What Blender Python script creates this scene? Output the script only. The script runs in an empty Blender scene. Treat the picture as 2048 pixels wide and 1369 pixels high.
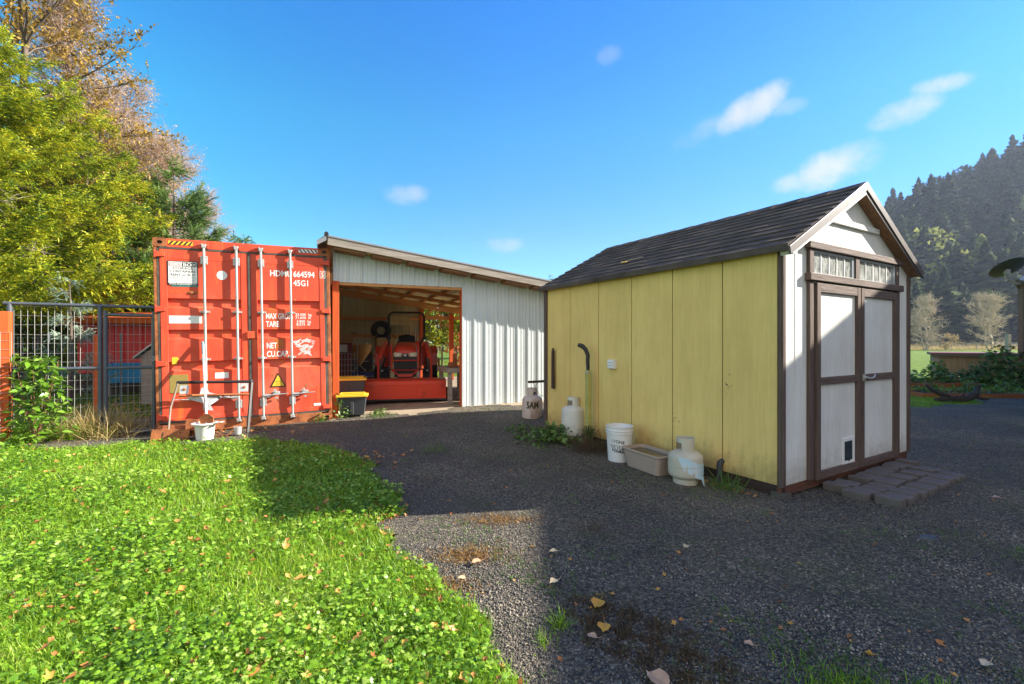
import bpy, math, random
import numpy as np
from mathutils import Vector, Matrix
PI = math.pi
C = bpy.context.scene.collection
sc = bpy.context.scene

# ------------------------------------------------------------------ camera
cam_d = bpy.data.cameras.new('camera'); cam = bpy.data.objects.new('camera', cam_d); C.objects.link(cam)
cam.location = (0, 0, 1.4); cam.rotation_euler = (PI/2, 0, 0)
cam_d.sensor_width = 36; cam_d.lens = 36*920/2048; cam_d.clip_start = .05; cam_d.clip_end = 5000
sc.camera = cam
# ------------------------------------------------------------------ light
SUN_EL = math.radians(27.2); SH = Vector((.992, .118, 0)).normalized()
SUN_AZ = math.atan2(SH.x, SH.y)
SDIR = Vector((SH.x*math.cos(SUN_EL), SH.y*math.cos(SUN_EL), math.sin(SUN_EL)))
sun_d = bpy.data.lights.new('sun', 'SUN'); sun_d.energy = 5.0; sun_d.angle = math.radians(.6); sun_d.color = (1, .93, .80)
sun = bpy.data.objects.new('sun', sun_d); C.objects.link(sun); sun.rotation_euler = SDIR.to_track_quat('Z', 'Y').to_euler()
sc.view_settings.view_transform = 'Standard'; sc.view_settings.look = 'None'
sc.view_settings.gamma = 1; sc.view_settings.exposure = 1.72
w = bpy.data.worlds.new('World'); sc.world = w; w.use_nodes = True
nt = w.node_tree; N = nt.nodes; L = nt.links; bg = N['Background']
sky = N.new('ShaderNodeTexSky'); sky.sky_type = 'NISHITA'; sky.sun_disc = False
sky.sun_elevation = SUN_EL; sky.sun_rotation = SUN_AZ; sky.air_density = 1.0; sky.dust_density = .3; sky.ozone_density = 2.2
hs = N.new('ShaderNodeHueSaturation'); hs.inputs['Saturation'].default_value = 1.2; hs.inputs['Value'].default_value = 1.0
vs1 = N.new('ShaderNodeVectorMath'); vs1.operation = 'SCALE'; vs1.inputs['Scale'].default_value = .17; L.new(sky.outputs[0], vs1.inputs[0])
gm = N.new('ShaderNodeGamma'); gm.inputs[1].default_value = 1.28; L.new(vs1.outputs[0], gm.inputs[0])
vs2 = N.new('ShaderNodeVectorMath'); vs2.operation = 'SCALE'; vs2.inputs['Scale'].default_value = 1/.17; L.new(gm.outputs[0], vs2.inputs[0])
L.new(vs2.outputs[0], hs.inputs['Color'])
tc = N.new('ShaderNodeTexCoord')
noi = N.new('ShaderNodeTexNoise'); noi.inputs['Scale'].default_value = 11; noi.inputs['Detail'].default_value = 8
noi.inputs['Roughness'].default_value = .6
L.new(tc.outputs['Generated'], noi.inputs['Vector'])
def M(op, a, b=None, c=None, tree=None):
    n = (tree or nt).nodes.new('ShaderNodeMath'); n.operation = op
    for i, v in enumerate((a, b, c)):
        if v is None: continue
        if isinstance(v, (int, float)): n.inputs[i].default_value = v
        else: (tree or nt).links.new(v, n.inputs[i])
    return n.outputs[0]
sep = N.new('ShaderNodeSeparateXYZ'); L.new(tc.outputs['Generated'], sep.inputs[0])
az = M('ARCTAN2', sep.outputs[0], sep.outputs[1]); elv = M('ARCSINE', sep.outputs[2])
tot = None
# small fair-weather clouds: (azimuth, elevation, half width, half height, tilt, density)
def cl(px, py, wx, wy, tilt, d):
    r = Vector(((px-1024)/920, 1, (684-py)/920)); n_ = r.normalized()
    return (math.atan2(n_.x, n_.y), math.asin(n_.z), wx/920/(r.length), wy/920/r.length, tilt, d)
for a0, e0, wa, we, ti, dn in [cl(1490, 228, 78, 30, .35, .9), cl(1410, 262, 90, 22, .3, .3), cl(1815, 222, 62, 28, .1, .9), cl(1890, 168, 58, 18, -.1, .75),
        cl(1660, 338, 88, 34, .25, .95), cl(1580, 365, 40, 22, 0, .7), cl(812, 388, 50, 22, 0, .6), cl(1008, 490, 38, 17, 0, .6), cl(1222, 110, 30, 18, 0, .22), cl(1580, 212, 40, 16, 0, .35)]:
    da = M('MULTIPLY', M('SUBTRACT', az, a0), 1); de = M('SUBTRACT', elv, e0)
    u_ = M('DIVIDE', M('ADD', M('MULTIPLY', da, math.cos(ti)), M('MULTIPLY', de, math.sin(ti))), wa)
    v_ = M('DIVIDE', M('SUBTRACT', M('MULTIPLY', de, math.cos(ti)), M('MULTIPLY', da, math.sin(ti))), we)
    q = M('ADD', M('MULTIPLY', u_, u_), M('MULTIPLY', v_, v_))
    q = M('ADD', q, M('MULTIPLY', M('SUBTRACT', noi.outputs[0], .5), 4.2))
    f = N.new('ShaderNodeMapRange'); f.interpolation_type = 'SMOOTHSTEP'
    L.new(q, f.inputs[0]); f.inputs[1].default_value = 1.35; f.inputs[2].default_value = -.75; f.inputs[3].default_value = 0; f.inputs[4].default_value = dn
    tot = f.outputs[0] if tot is None else M('MAXIMUM', tot, f.outputs[0])
er = N.new('ShaderNodeValToRGB'); L.new(M('MULTIPLY', elv, 1/1.5708), er.inputs[0])
for _ in range(3): er.color_ramp.elements.new(.5)
for el_, (p_, c_) in zip(er.color_ramp.elements, [(0, (.44, .45, .47)), (.14, (.41, .47, .48)), (.27, (.31, .63, .60)), (.42, (.06, .60, .80)), (1, (.10, .55, .80))]): el_.position = p_; el_.color = (*c_, 1)
cm = N.new('ShaderNodeMix'); cm.data_type = 'RGBA'; cm.blend_type = 'MULTIPLY'; cm.inputs[0].default_value = 1; L.new(hs.outputs[0], cm.inputs[6]); L.new(er.outputs[0], cm.inputs[7])
cs = N.new('ShaderNodeVectorMath'); cs.operation = 'SCALE'; cs.inputs['Scale'].default_value = 2.0; L.new(cm.outputs[2], cs.inputs[0])
ar = N.new('ShaderNodeValToRGB'); L.new(M('MULTIPLY_ADD', sep.outputs[0], .5, .5), ar.inputs[0]); ar.color_ramp.elements.new(.5)
for el_, (p_, c_) in zip(ar.color_ramp.elements, [(.12, (.30, .64, .53)), (.5, (.46, .53, .52)), (.90, (.15, .31, .47))]): el_.position = p_; el_.color = (*c_, 1)
cm2 = N.new('ShaderNodeMix'); cm2.data_type = 'RGBA'; cm2.blend_type = 'MULTIPLY'; cm2.inputs[0].default_value = 1; L.new(cs.outputs[0], cm2.inputs[6]); L.new(ar.outputs[0], cm2.inputs[7])
cs2 = N.new('ShaderNodeVectorMath'); cs2.operation = 'SCALE'; cs2.inputs['Scale'].default_value = 2.0; L.new(cm2.outputs[2], cs2.inputs[0])
mixc = N.new('ShaderNodeMix'); mixc.data_type = 'RGBA'
L.new(tot, mixc.inputs[0]); L.new(cs2.outputs[0], mixc.inputs[6]); mixc.inputs[7].default_value = (3.2, 3.3, 4.2, 1)
# bright whitish fill added to the unseen sky behind the camera, lifts the shade
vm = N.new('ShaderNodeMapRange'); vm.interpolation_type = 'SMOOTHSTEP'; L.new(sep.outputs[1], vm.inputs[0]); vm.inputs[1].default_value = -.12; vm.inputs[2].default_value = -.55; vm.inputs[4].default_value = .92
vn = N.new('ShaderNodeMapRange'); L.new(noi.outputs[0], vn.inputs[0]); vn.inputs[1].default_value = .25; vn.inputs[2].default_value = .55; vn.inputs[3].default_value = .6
sky_fill = N.new('ShaderNodeMix'); sky_fill.data_type = 'RGBA'; L.new(M('MULTIPLY', vm.outputs[0], vn.outputs[0]), sky_fill.inputs[0]); L.new(mixc.outputs[2], sky_fill.inputs[6]); sky_fill.inputs[7].default_value = (5.3, 5.0, 4.75, 1)
L.new(sky_fill.outputs[2], bg.inputs['Color']); bg.inputs['Strength'].default_value = .079

# ------------------------------------------------------------------ materials
def new_mat(name):
    m = bpy.data.materials.new(name); m.use_nodes = True
    return m, m.node_tree, m.node_tree.nodes['Principled BSDF']
def ramp(t, fac, stops):
    r = t.nodes.new('ShaderNodeValToRGB'); t.links.new(fac, r.inputs[0])
    e = r.color_ramp.elements
    while len(e) < len(stops): e.new(.5)
    for el, (p, c) in zip(e, stops): el.position = p; el.color = (*c, 1) if len(c) == 3 else c
    return r.outputs[0]
def coords(t, stretch=(1, 1, 1), kind='Object'):
    tcn = t.nodes.new('ShaderNodeTexCoord'); mp = t.nodes.new('ShaderNodeMapping'); mp.inputs['Scale'].default_value = stretch
    t.links.new(tcn.outputs[kind], mp.inputs[0]); return mp.outputs[0]
def noise(t, vec, scale, detail=5, rough=.6):
    n = t.nodes.new('ShaderNodeTexNoise'); t.links.new(vec, n.inputs['Vector']); n.inputs['Scale'].default_value = scale
    n.inputs['Detail'].default_value = detail; n.inputs['Roughness'].default_value = rough; return n.outputs[0]
def mixrgb(t, fac, a, b, mode='MIX'):
    n = t.nodes.new('ShaderNodeMix'); n.data_type = 'RGBA'; n.blend_type = mode
    for i, v in ((0, fac), (6, a), (7, b)):
        if isinstance(v, (int, float)): n.inputs[i].default_value = v
        elif isinstance(v, tuple): n.inputs[i].default_value = (*v, 1)
        else: t.links.new(v, n.inputs[i])
    return n.outputs[2]
def bump(t, b, h, strength, dist=.01):
    n = t.nodes.new('ShaderNodeBump'); n.inputs['Strength'].default_value = strength; n.inputs['Distance'].default_value = dist
    t.links.new(h, n.inputs['Height']); t.links.new(n.outputs[0], b.inputs['Normal'])
def pmat(name, col, col2=None, scale=6, rough=.6, metal=0, bs=0, bscale=40, stretch=(1, 1, 1), dirt=None, dscale=3, dlo=.55, dhi=.7, spec=.4):
    m, t, b = new_mat(name)
    v = coords(t, stretch)
    col2 = col2 or tuple(c*.75 for c in col)
    c = ramp(t, noise(t, v, scale), [(.3, col), (.7, col2)])
    if dirt:
        v2 = coords(t, (1, 1, .35))
        mr = t.nodes.new('ShaderNodeMapRange'); t.links.new(noise(t, v2, dscale, 8, .7), mr.inputs[0]); mr.inputs[1].default_value = dlo; mr.inputs[2].default_value = dhi
        c = mixrgb(t, mr.outputs[0], c, dirt)
    t.links.new(c, b.inputs['Base Color'])
    b.inputs['Roughness'].default_value = rough; b.inputs['Metallic'].default_value = metal; b.inputs['Specular IOR Level'].default_value = spec
    if bs: bump(t, b, noise(t, v, bscale, 4), bs, .01)
    return m
def leafmat(name, stops, trans=.35, rough=.5, nscale=1.2, spec=.35):
    """foliage: every leaf (mesh island) takes its own tone, clumps drift in hue"""
    m, t, b = new_mat(name)
    g = t.nodes.new('ShaderNodeNewGeometry'); v = coords(t)
    f = M('ADD', M('MULTIPLY', g.outputs['Random Per Island'], .62), M('MULTIPLY', M('SUBTRACT', noise(t, v, nscale, 3), .28, tree=t), .95, tree=t), tree=t) if False else None
    a = M('MULTIPLY', g.outputs['Random Per Island'], .55, tree=t)
    n_ = M('MULTIPLY', M('SUBTRACT', noise(t, v, nscale, 3), .27, tree=t), 1.0, tree=t)
    f = M('ADD', a, n_, tree=t)
    c = ramp(t, f, stops)
    t.links.new(c, b.inputs['Base Color']); b.inputs['Roughness'].default_value = rough; b.inputs['Specular IOR Level'].default_value = spec
    tr = t.nodes.new('ShaderNodeBsdfTranslucent'); t.links.new(c, tr.inputs[0])
    mx = t.nodes.new('ShaderNodeMixShader'); mx.inputs[0].default_value = trans
    t.links.new(b.outputs[0], mx.inputs[1]); t.links.new(tr.outputs[0], mx.inputs[2])
    t.links.new(mx.outputs[0], t.nodes['Material Output'].inputs[0])
    return m

def gravel_mat():
    m, t, b = new_mat('gravel')
    v = coords(t)
    vo = t.nodes.new('ShaderNodeTexVoronoi'); vo.inputs['Scale'].default_value = 80; t.links.new(v, vo.inputs['Vector'])
    vo2 = t.nodes.new('ShaderNodeTexVoronoi'); vo2.inputs['Scale'].default_value = 160; t.links.new(v, vo2.inputs['Vector'])
    bw = t.nodes.new('ShaderNodeSeparateColor'); t.links.new(vo.outputs['Color'], bw.inputs[0])
    c = ramp(t, bw.outputs[0], [(0, (.05, .047, .045)), (.45, (.115, .103, .096)), (.75, (.19, .165, .14)), (.93, (.29, .245, .20)), (1, (.42, .37, .31))])
    patch = ramp(t, noise(t, v, .8, 7), [(.33, (.62, .62, .54)), (.50, (.90, .88, .76)), (.67, (1.30, 1.20, .96))])
    c = mixrgb(t, 1.0, c, patch, 'MULTIPLY')
    # moss and fine soil between the stones
    mr = t.nodes.new('ShaderNodeMapRange'); t.links.new(noise(t, v, 1.7, 7, .7), mr.inputs[0]); mr.inputs[1].default_value = .52; mr.inputs[2].default_value = .66; mr.inputs[4].default_value = .8
    mf = M('MULTIPLY', mr.outputs[0], ramp(t, noise(t, v, 30, 3), [(.4, (0, 0, 0)), (.6, (1, 1, 1))]), tree=t)
    c = mixrgb(t, mf, c, (.09, .12, .03))
    fi = t.nodes.new('ShaderNodeMapRange'); t.links.new(noise(t, coords(t, (.55, 1.3, 1)), 1.3, 8, .7), fi.inputs[0]); fi.inputs[1].default_value = .50; fi.inputs[2].default_value = .66; fi.inputs[4].default_value = .65
    c = mixrgb(t, fi.outputs[0], c, ramp(t, noise(t, v, 70, 4, .8), [(.3, (.07, .06, .05)), (.7, (.17, .145, .115))]))
    t.links.new(c, b.inputs['Base Color']); b.inputs['Roughness'].default_value = .85; b.inputs['Specular IOR Level'].default_value = .3
    h = M('ADD', M('MULTIPLY', vo.outputs['Distance'], -1.0, tree=t), M('MULTIPLY', vo2.outputs['Distance'], -.5, tree=t), tree=t)
    h = M('ADD', h, M('MULTIPLY', noise(t, v, 9, 4), 1.2, tree=t), tree=t)
    bump(t, b, h, 1.0, .022)
    return m
def grass_ground():
    m, t, b = new_mat('grass ground')
    v = coords(t)
    c = ramp(t, noise(t, v, 2.2, 10, .75), [(.3, (.03, .05, .010)), (.5, (.10, .17, .015)), (.62, (.18, .28, .02)), (.75, (.24, .31, .035))])
    f = ramp(t, noise(t, v, 40, 6, .8), [(.3, (.55, .55, .55)), (.7, (1.25, 1.25, 1.25))])
    c = mixrgb(t, 1.0, c, f, 'MULTIPLY')
    far = ramp(t, noise(t, coords(t, (.02, .06, 1)), 1, 4), [(.4, (1, 1, 1)), (.7, (1.3, 1.15, .8))])
    c = mixrgb(t, 1.0, c, far, 'MULTIPLY')
    t.links.new(c, b.inputs['Base Color']); b.inputs['Roughness'].default_value = .9; b.inputs['Specular IOR Level'].default_value = .15
    bump(t, b, noise(t, v, 25, 6, .8), .9, .05)
    return m
def container_mat():
    m, t, b = new_mat('red container paint')
    v = coords(t); vs = coords(t, (3, 3, .5))
    c = ramp(t, noise(t, v, 2.2, 6), [(.3, (.70, .080, .034)), (.7, (.56, .056, .024))])
    mr = t.nodes.new('ShaderNodeMapRange'); t.links.new(noise(t, vs, 1.8, 6, .65), mr.inputs[0]); mr.inputs[1].default_value = .54; mr.inputs[2].default_value = .75; mr.inputs[4].default_value = .75
    c = mixrgb(t, mr.outputs[0], c, (.66, .17, .03))
    mf_ = t.nodes.new('ShaderNodeMapRange'); t.links.new(noise(t, coords(t, (1, 1, .6)), 1.1, 7, .7), mf_.inputs[0]); mf_.inputs[1].default_value = .50; mf_.inputs[2].default_value = .68; mf_.inputs[4].default_value = .40
    c = mixrgb(t, mf_.outputs[0], c, (.78, .24, .15))
    mst = t.nodes.new('ShaderNodeMapRange'); t.links.new(noise(t, coords(t, (14, 14, .7)), 1.6, 6, .7), mst.inputs[0]); mst.inputs[1].default_value = .60; mst.inputs[2].default_value = .72; mst.inputs[4].default_value = .55
    c = mixrgb(t, mst.outputs[0], c, (.30, .085, .025))
    mr2 = t.nodes.new('ShaderNodeMapRange'); t.links.new(noise(t, v, 5.5, 9, .75), mr2.inputs[0]); mr2.inputs[1].default_value = .64; mr2.inputs[2].default_value = .69
    c = mixrgb(t, mr2.outputs[0], c, (.13, .045, .018))
    t.links.new(c, b.inputs['Base Color']); b.inputs['Roughness'].default_value = .55; b.inputs['Specular IOR Level'].default_value = .35
    bump(t, b, noise(t, v, 25, 5), .12, .01)
    return m
def siding_mat(name, c1, c2, dirt, grain=.5):
    """rough-sawn plywood siding: vertical wood grain"""
    m, t, b = new_mat(name)
    v = coords(t, (1, 1, .06)); v1 = coords(t)
    c = ramp(t, noise(t, v, 45, 5, .7), [(.35, c1), (.65, c2)])
    c = mixrgb(t, 1.0, c, ramp(t, noise(t, v1, 1.3, 5), [(.35, (.92, .90, .87)), (.65, (1.04, 1.04, 1.03))]), 'MULTIPLY')
    c = mixrgb(t, 1.0, c, ramp(t, noise(t, coords(t, (3.2, 3.2, .22)), 2.2, 6, .7), [(.35, (.94, .93, .92)), (.6, (1.02, 1.02, 1.02))]), 'MULTIPLY')
    sz = t.nodes.new('ShaderNodeSeparateXYZ'); t.links.new(v1, sz.inputs[0])
    ml = M('ADD', sz.outputs[2], M('MULTIPLY', M('SUBTRACT', noise(t, v1, 7, 8, .75), .5, tree=t), .75, tree=t), tree=t)
    mm = t.nodes.new('ShaderNodeMapRange'); t.links.new(ml, mm.inputs[0]); mm.inputs[1].default_value = .36; mm.inputs[2].default_value = .10; mm.inputs[3].default_value = 0; mm.inputs[4].default_value = .55
    c = mixrgb(t, mm.outputs[0], c, dirt)
    mr = t.nodes.new('ShaderNodeMapRange'); t.links.new(noise(t, v1, 9, 9, .75), mr.inputs[0]); mr.inputs[1].default_value = .68; mr.inputs[2].default_value = .80; mr.inputs[4].default_value = .55
    c = mixrgb(t, mr.outputs[0], c, dirt)
    t.links.new(c, b.inputs['Base Color']); b.inputs['Roughness'].default_value = .75; b.inputs['Specular IOR Level'].default_value = .25
    bump(t, b, noise(t, v, 70, 6, .7), grain, .008)
    return m
def wood_mat(name, c1, c2, ax=0, scale=30, bs=.4, rough=.75):
    st = [1, 1, 1]; st[ax] = .06
    m, t, b = new_mat(name)
    v = coords(t, tuple(st))
    c = ramp(t, noise(t, v, scale, 6, .7), [(.32, c1), (.68, c2)])
    t.links.new(c, b.inputs['Base Color']); b.inputs['Roughness'].default_value = rough; b.inputs['Specular IOR Level'].default_value = .25
    bump(t, b, noise(t, v, scale*1.4, 6, .7), bs, .01)
    return m

m_red = container_mat()
m_rust = pmat('rusty steel', (.48, .16, .05), (.16, .05, .022), 7, .85, 0, .5, 60)
m_gasket = pmat('door gasket', (.045, .04, .036), (.12, .10, .08), 5, .7, 0, .1)
m_galv = pmat('galvanised steel', (.50, .49, .47), (.34, .34, .34), 8, .42, .35, .1, 60, dirt=(.30, .16, .08), dscale=9, dlo=.66, dhi=.76)
m_white = pmat('white paint', (.80, .79, .76), (.72, .71, .68), 6, .5)
m_black = pmat('black paint', (.015, .015, .016), (.025, .024, .023), 6, .5)
m_yellow = pmat('yellow paint', (.80, .50, .03), (.70, .42, .03), 6, .5)
m_teal = pmat('teal tape', (.03, .26, .25))
m_pink = pmat('faded pink print', (.72, .38, .38))
m_ink = pmat('dark print', (.05, .05, .055))
m_inkgrey = pmat('faded grey print', (.42, .42, .43))
m_orangep = pmat('rust orange patch', (.50, .13, .02), (.42, .10, .02))
m_olive = pmat('olive plate', (.26, .19, .045), (.30, .22, .06), 5, .6)
m_metalwall = pmat('pale steel siding', (.62, .66, .66), (.56, .60, .61), 2, .38, .1, .05, 8)
m_metalin = pmat('bare roof underside', (.85, .76, .48), (.62, .48, .24), 1.6, .6, .1, dirt=(.03, .025, .015), dscale=1.6, dlo=.58, dhi=.62)
m_metalback = pmat('unpainted siding back', (.58, .55, .36), (.50, .46, .30), 2, .6)
m_roofmetal = pmat('roof steel', (.35, .36, .37), (.28, .29, .30), 3, .4, .5)
m_look = wood_mat('brown blocking', (.30, .15, .07), (.16, .08, .04), 0)
m_redpost = wood_mat('red stained post', (.62, .12, .025), (.42, .07, .02), 2)
m_beam = wood_mat('stained beam', (.70, .34, .13), (.56, .25, .09), 0)
m_greywood = wood_mat('weathered fascia', (.38, .33, .28), (.20, .165, .135), 0, 26, .6)
m_yellowwall = siding_mat('yellow siding', (.82, .60, .215), (.74, .535, .18), (.20, .13, .05))
m_whitewall = siding_mat('white siding', (.76, .76, .72), (.66, .67, .65), (.35, .32, .26), .6)
m_trim = wood_mat('brown trim', (.15, .105, .085), (.075, .050, .040), 2, 40, .8)
m_trimh = wood_mat('brown trim across', (.17, .12, .10), (.08, .054, .044), 0, 40, .8)
m_base = wood_mat('red brown skirt board', (.16, .065, .04), (.07, .035, .025), 0, 20, .5)
m_skirt = wood_mat('dark skirt board', (.06, .035, .025), (.03, .02, .015), 1, 20, .5)
m_fascia = pmat('grey brown fascia metal', (.14, .12, .118), (.11, .095, .093), 4, .4, .2)
m_shingle = pmat('dark shingles', (.062, .048, .040), (.135, .105, .085), 3, .9, 0, .8, 110, (1, 1, 1), dirt=(.15, .13, .10), dscale=12, dlo=.66, dhi=.8, spec=.15)
def glass_mat():
    m, t, b = new_mat('dusty window pane')
    v = coords(t, (1, 1, .5))
    c = ramp(t, noise(t, v, 16, 8, .7), [(.35, (.10, .11, .10)), (.52, (.32, .33, .31)), (.7, (.55, .56, .53))])
    t.links.new(c, b.inputs['Base Color']); b.inputs['Roughness'].default_value = .22; b.inputs['Specular IOR Level'].default_value = .8
    return m
m_glass = glass_mat()
m_paver = pmat('weathered concrete paver', (.145, .125, .112), (.095, .083, .075), 7, .85, 0, .7, 90, dirt=(.05, .06, .03), dscale=5)
m_fence = pmat('grey fence pipe', (.10, .115, .14), (.075, .085, .105), 6, .45, .2)
m_wire = pmat('fence wire', (.40, .39, .37), (.28, .27, .26), 6, .5, .2)
m_barn = pmat('red barn siding', (.62, .025, .03), (.50, .02, .025), 3, .5)
m_tractor = pmat('red tractor paint', (.68, .06, .025), (.60, .05, .02), 4, .35, 0, dirt=(.16, .05, .03), dscale=4, dlo=.6, dhi=.8)
m_rubber = pmat('rubber', (.018, .018, .018), (.03, .028, .026), 8, .8, 0, .3, 50)
m_lamp = pmat('headlight lens', (.62, .55, .42), (.5, .45, .36), 8, .15, 0, spec=.9)
m_tankw = pmat('white tank paint', (.66, .63, .54), (.56, .54, .47), 5, .5, 0, .1, 30, dirt=(.26, .19, .11), dscale=5, dlo=.66, dhi=.85)
m_tankd = pmat('stained tank paint', (.60, .50, .44), (.46, .38, .32), 5, .6, 0, .1, 30, dirt=(.26, .12, .05), dscale=4, dlo=.5, dhi=.72)
m_tankc = pmat('tan tank paint', (.56, .52, .42), (.42, .38, .28), 3, .5, 0, .1, 30, dirt=(.30, .22, .10), dscale=3, dlo=.56, dhi=.75)
m_ptape = pmat('torn plastic label', (.62, .68, .72), (.40, .60, .68), 7, .35)
m_bucket = pmat('white plastic', (.74, .73, .70), (.66, .65, .62), 4, .4, 0, dirt=(.45, .36, .24), dscale=4, dlo=.6, dhi=.85)
m_tub = pmat('beige plastic', (.44, .34, .27), (.38, .29, .23), 4, .5)
m_water = pmat('murky water', (.10, .085, .04), (.07, .06, .03), 4, .08, 0, spec=.8)
m_pipe = pmat('mossy standpipe', (.52, .44, .17), (.34, .33, .06), 6, .7)
m_soil = pmat('dark soil', (.045, .032, .022), (.02, .015, .012), 14, .95, 0, 1, 60)
m_bark = pmat('bark', (.16, .12, .09), (.08, .06, .045), 6, .9, 0, .8, 25, (1, 1, .3))
m_barkl = pmat('pale twig bark', (.46, .33, .26), (.34, .24, .19), 3, .8)
m_barkp = pmat('pale maple bark', (.50, .42, .30), (.36, .30, .21), 2, .8)
m_drift = pmat('dark driftwood', (.05, .042, .038), (.02, .017, .015), 8, .85, 0, 1, 25)
m_leafc = leafmat('cedar foliage', [(.14, (.022, .05, .008)), (.36, (.11, .19, .012)), (.58, (.36, .42, .012)), (.85, (.66, .56, .03))], .32, .6, 1.3)
m_leafs = leafmat('spruce foliage', [(.15, (.02, .055, .015)), (.5, (.075, .15, .022)), (.8, (.17, .26, .04)), (1, (.25, .37, .18))], .25, .6, .7)
m_leafa = leafmat('sparse alder leaves', [(.2, (.38, .22, .08)), (.6, (.52, .34, .15)), (.9, (.58, .46, .28))], .35, .6, .8)
m_leafb = leafmat('autumn leaves', [(.15, (.11, .09, .012)), (.45, (.30, .19, .02)), (.75, (.42, .25, .03)), (1, (.40, .34, .05))], .4, .5, .8)
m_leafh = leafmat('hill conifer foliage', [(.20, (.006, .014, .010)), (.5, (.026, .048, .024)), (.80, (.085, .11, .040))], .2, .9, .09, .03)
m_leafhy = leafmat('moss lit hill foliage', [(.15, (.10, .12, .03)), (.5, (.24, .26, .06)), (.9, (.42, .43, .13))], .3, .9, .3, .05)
m_clover = leafmat('ground cover leaves', [(.10, (.030, .085, .010)), (.36, (.14, .30, .016)), (.65, (.27, .46, .03)), (.95, (.50, .62, .16))], .4, .36, 1.4, .5)
m_grass = leafmat('grass blades', [(.08, (.045, .12, .010)), (.4, (.17, .35, .016)), (.7, (.34, .52, .03)), (.95, (.58, .60, .15))], .4, .4, 1.0, .4)
m_weed = leafmat('weed leaves', [(.1, (.04, .10, .02)), (.5, (.10, .20, .03)), (1, (.26, .36, .10))], .35, .35, 2, .5)
m_shrubl = leafmat('glossy shrub leaves', [(.1, (.05, .13, .01)), (.5, (.15, .30, .02)), (1, (.34, .48, .10))], .35, .3, 2, .6)
m_dryg = leafmat('dry grass', [(.1, (.28, .20, .07)), (.5, (.45, .33, .12)), (1, (.6, .48, .22))], .3, .6, 1)
m_dead = leafmat('dead fallen leaves', [(.1, (.22, .08, .025)), (.4, (.42, .17, .05)), (.65, (.58, .28, .08)), (.85, (.70, .42, .06)), (1, (.66, .52, .40))], .25, .5, 9)
m_brownweed = leafmat('dead brown weeds', [(.1, (.05, .032, .018)), (.5, (.10, .065, .03)), (1, (.17, .12, .05))], .2, .7, 3)
m_rustweed = leafmat('rusty dead moss', [(.1, (.10, .05, .015)), (.5, (.26, .13, .03)), (1, (.40, .26, .07))], .2, .7, 3)
m_gravel = gravel_mat(); m_ground = grass_ground()
m_stone = leafmat('loose stones', [(.1, (.052, .049, .043)), (.45, (.135, .122, .104)), (.75, (.25, .215, .172)), (1, (.50, .43, .34))], 0.0, .8, 2, .3)

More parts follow.
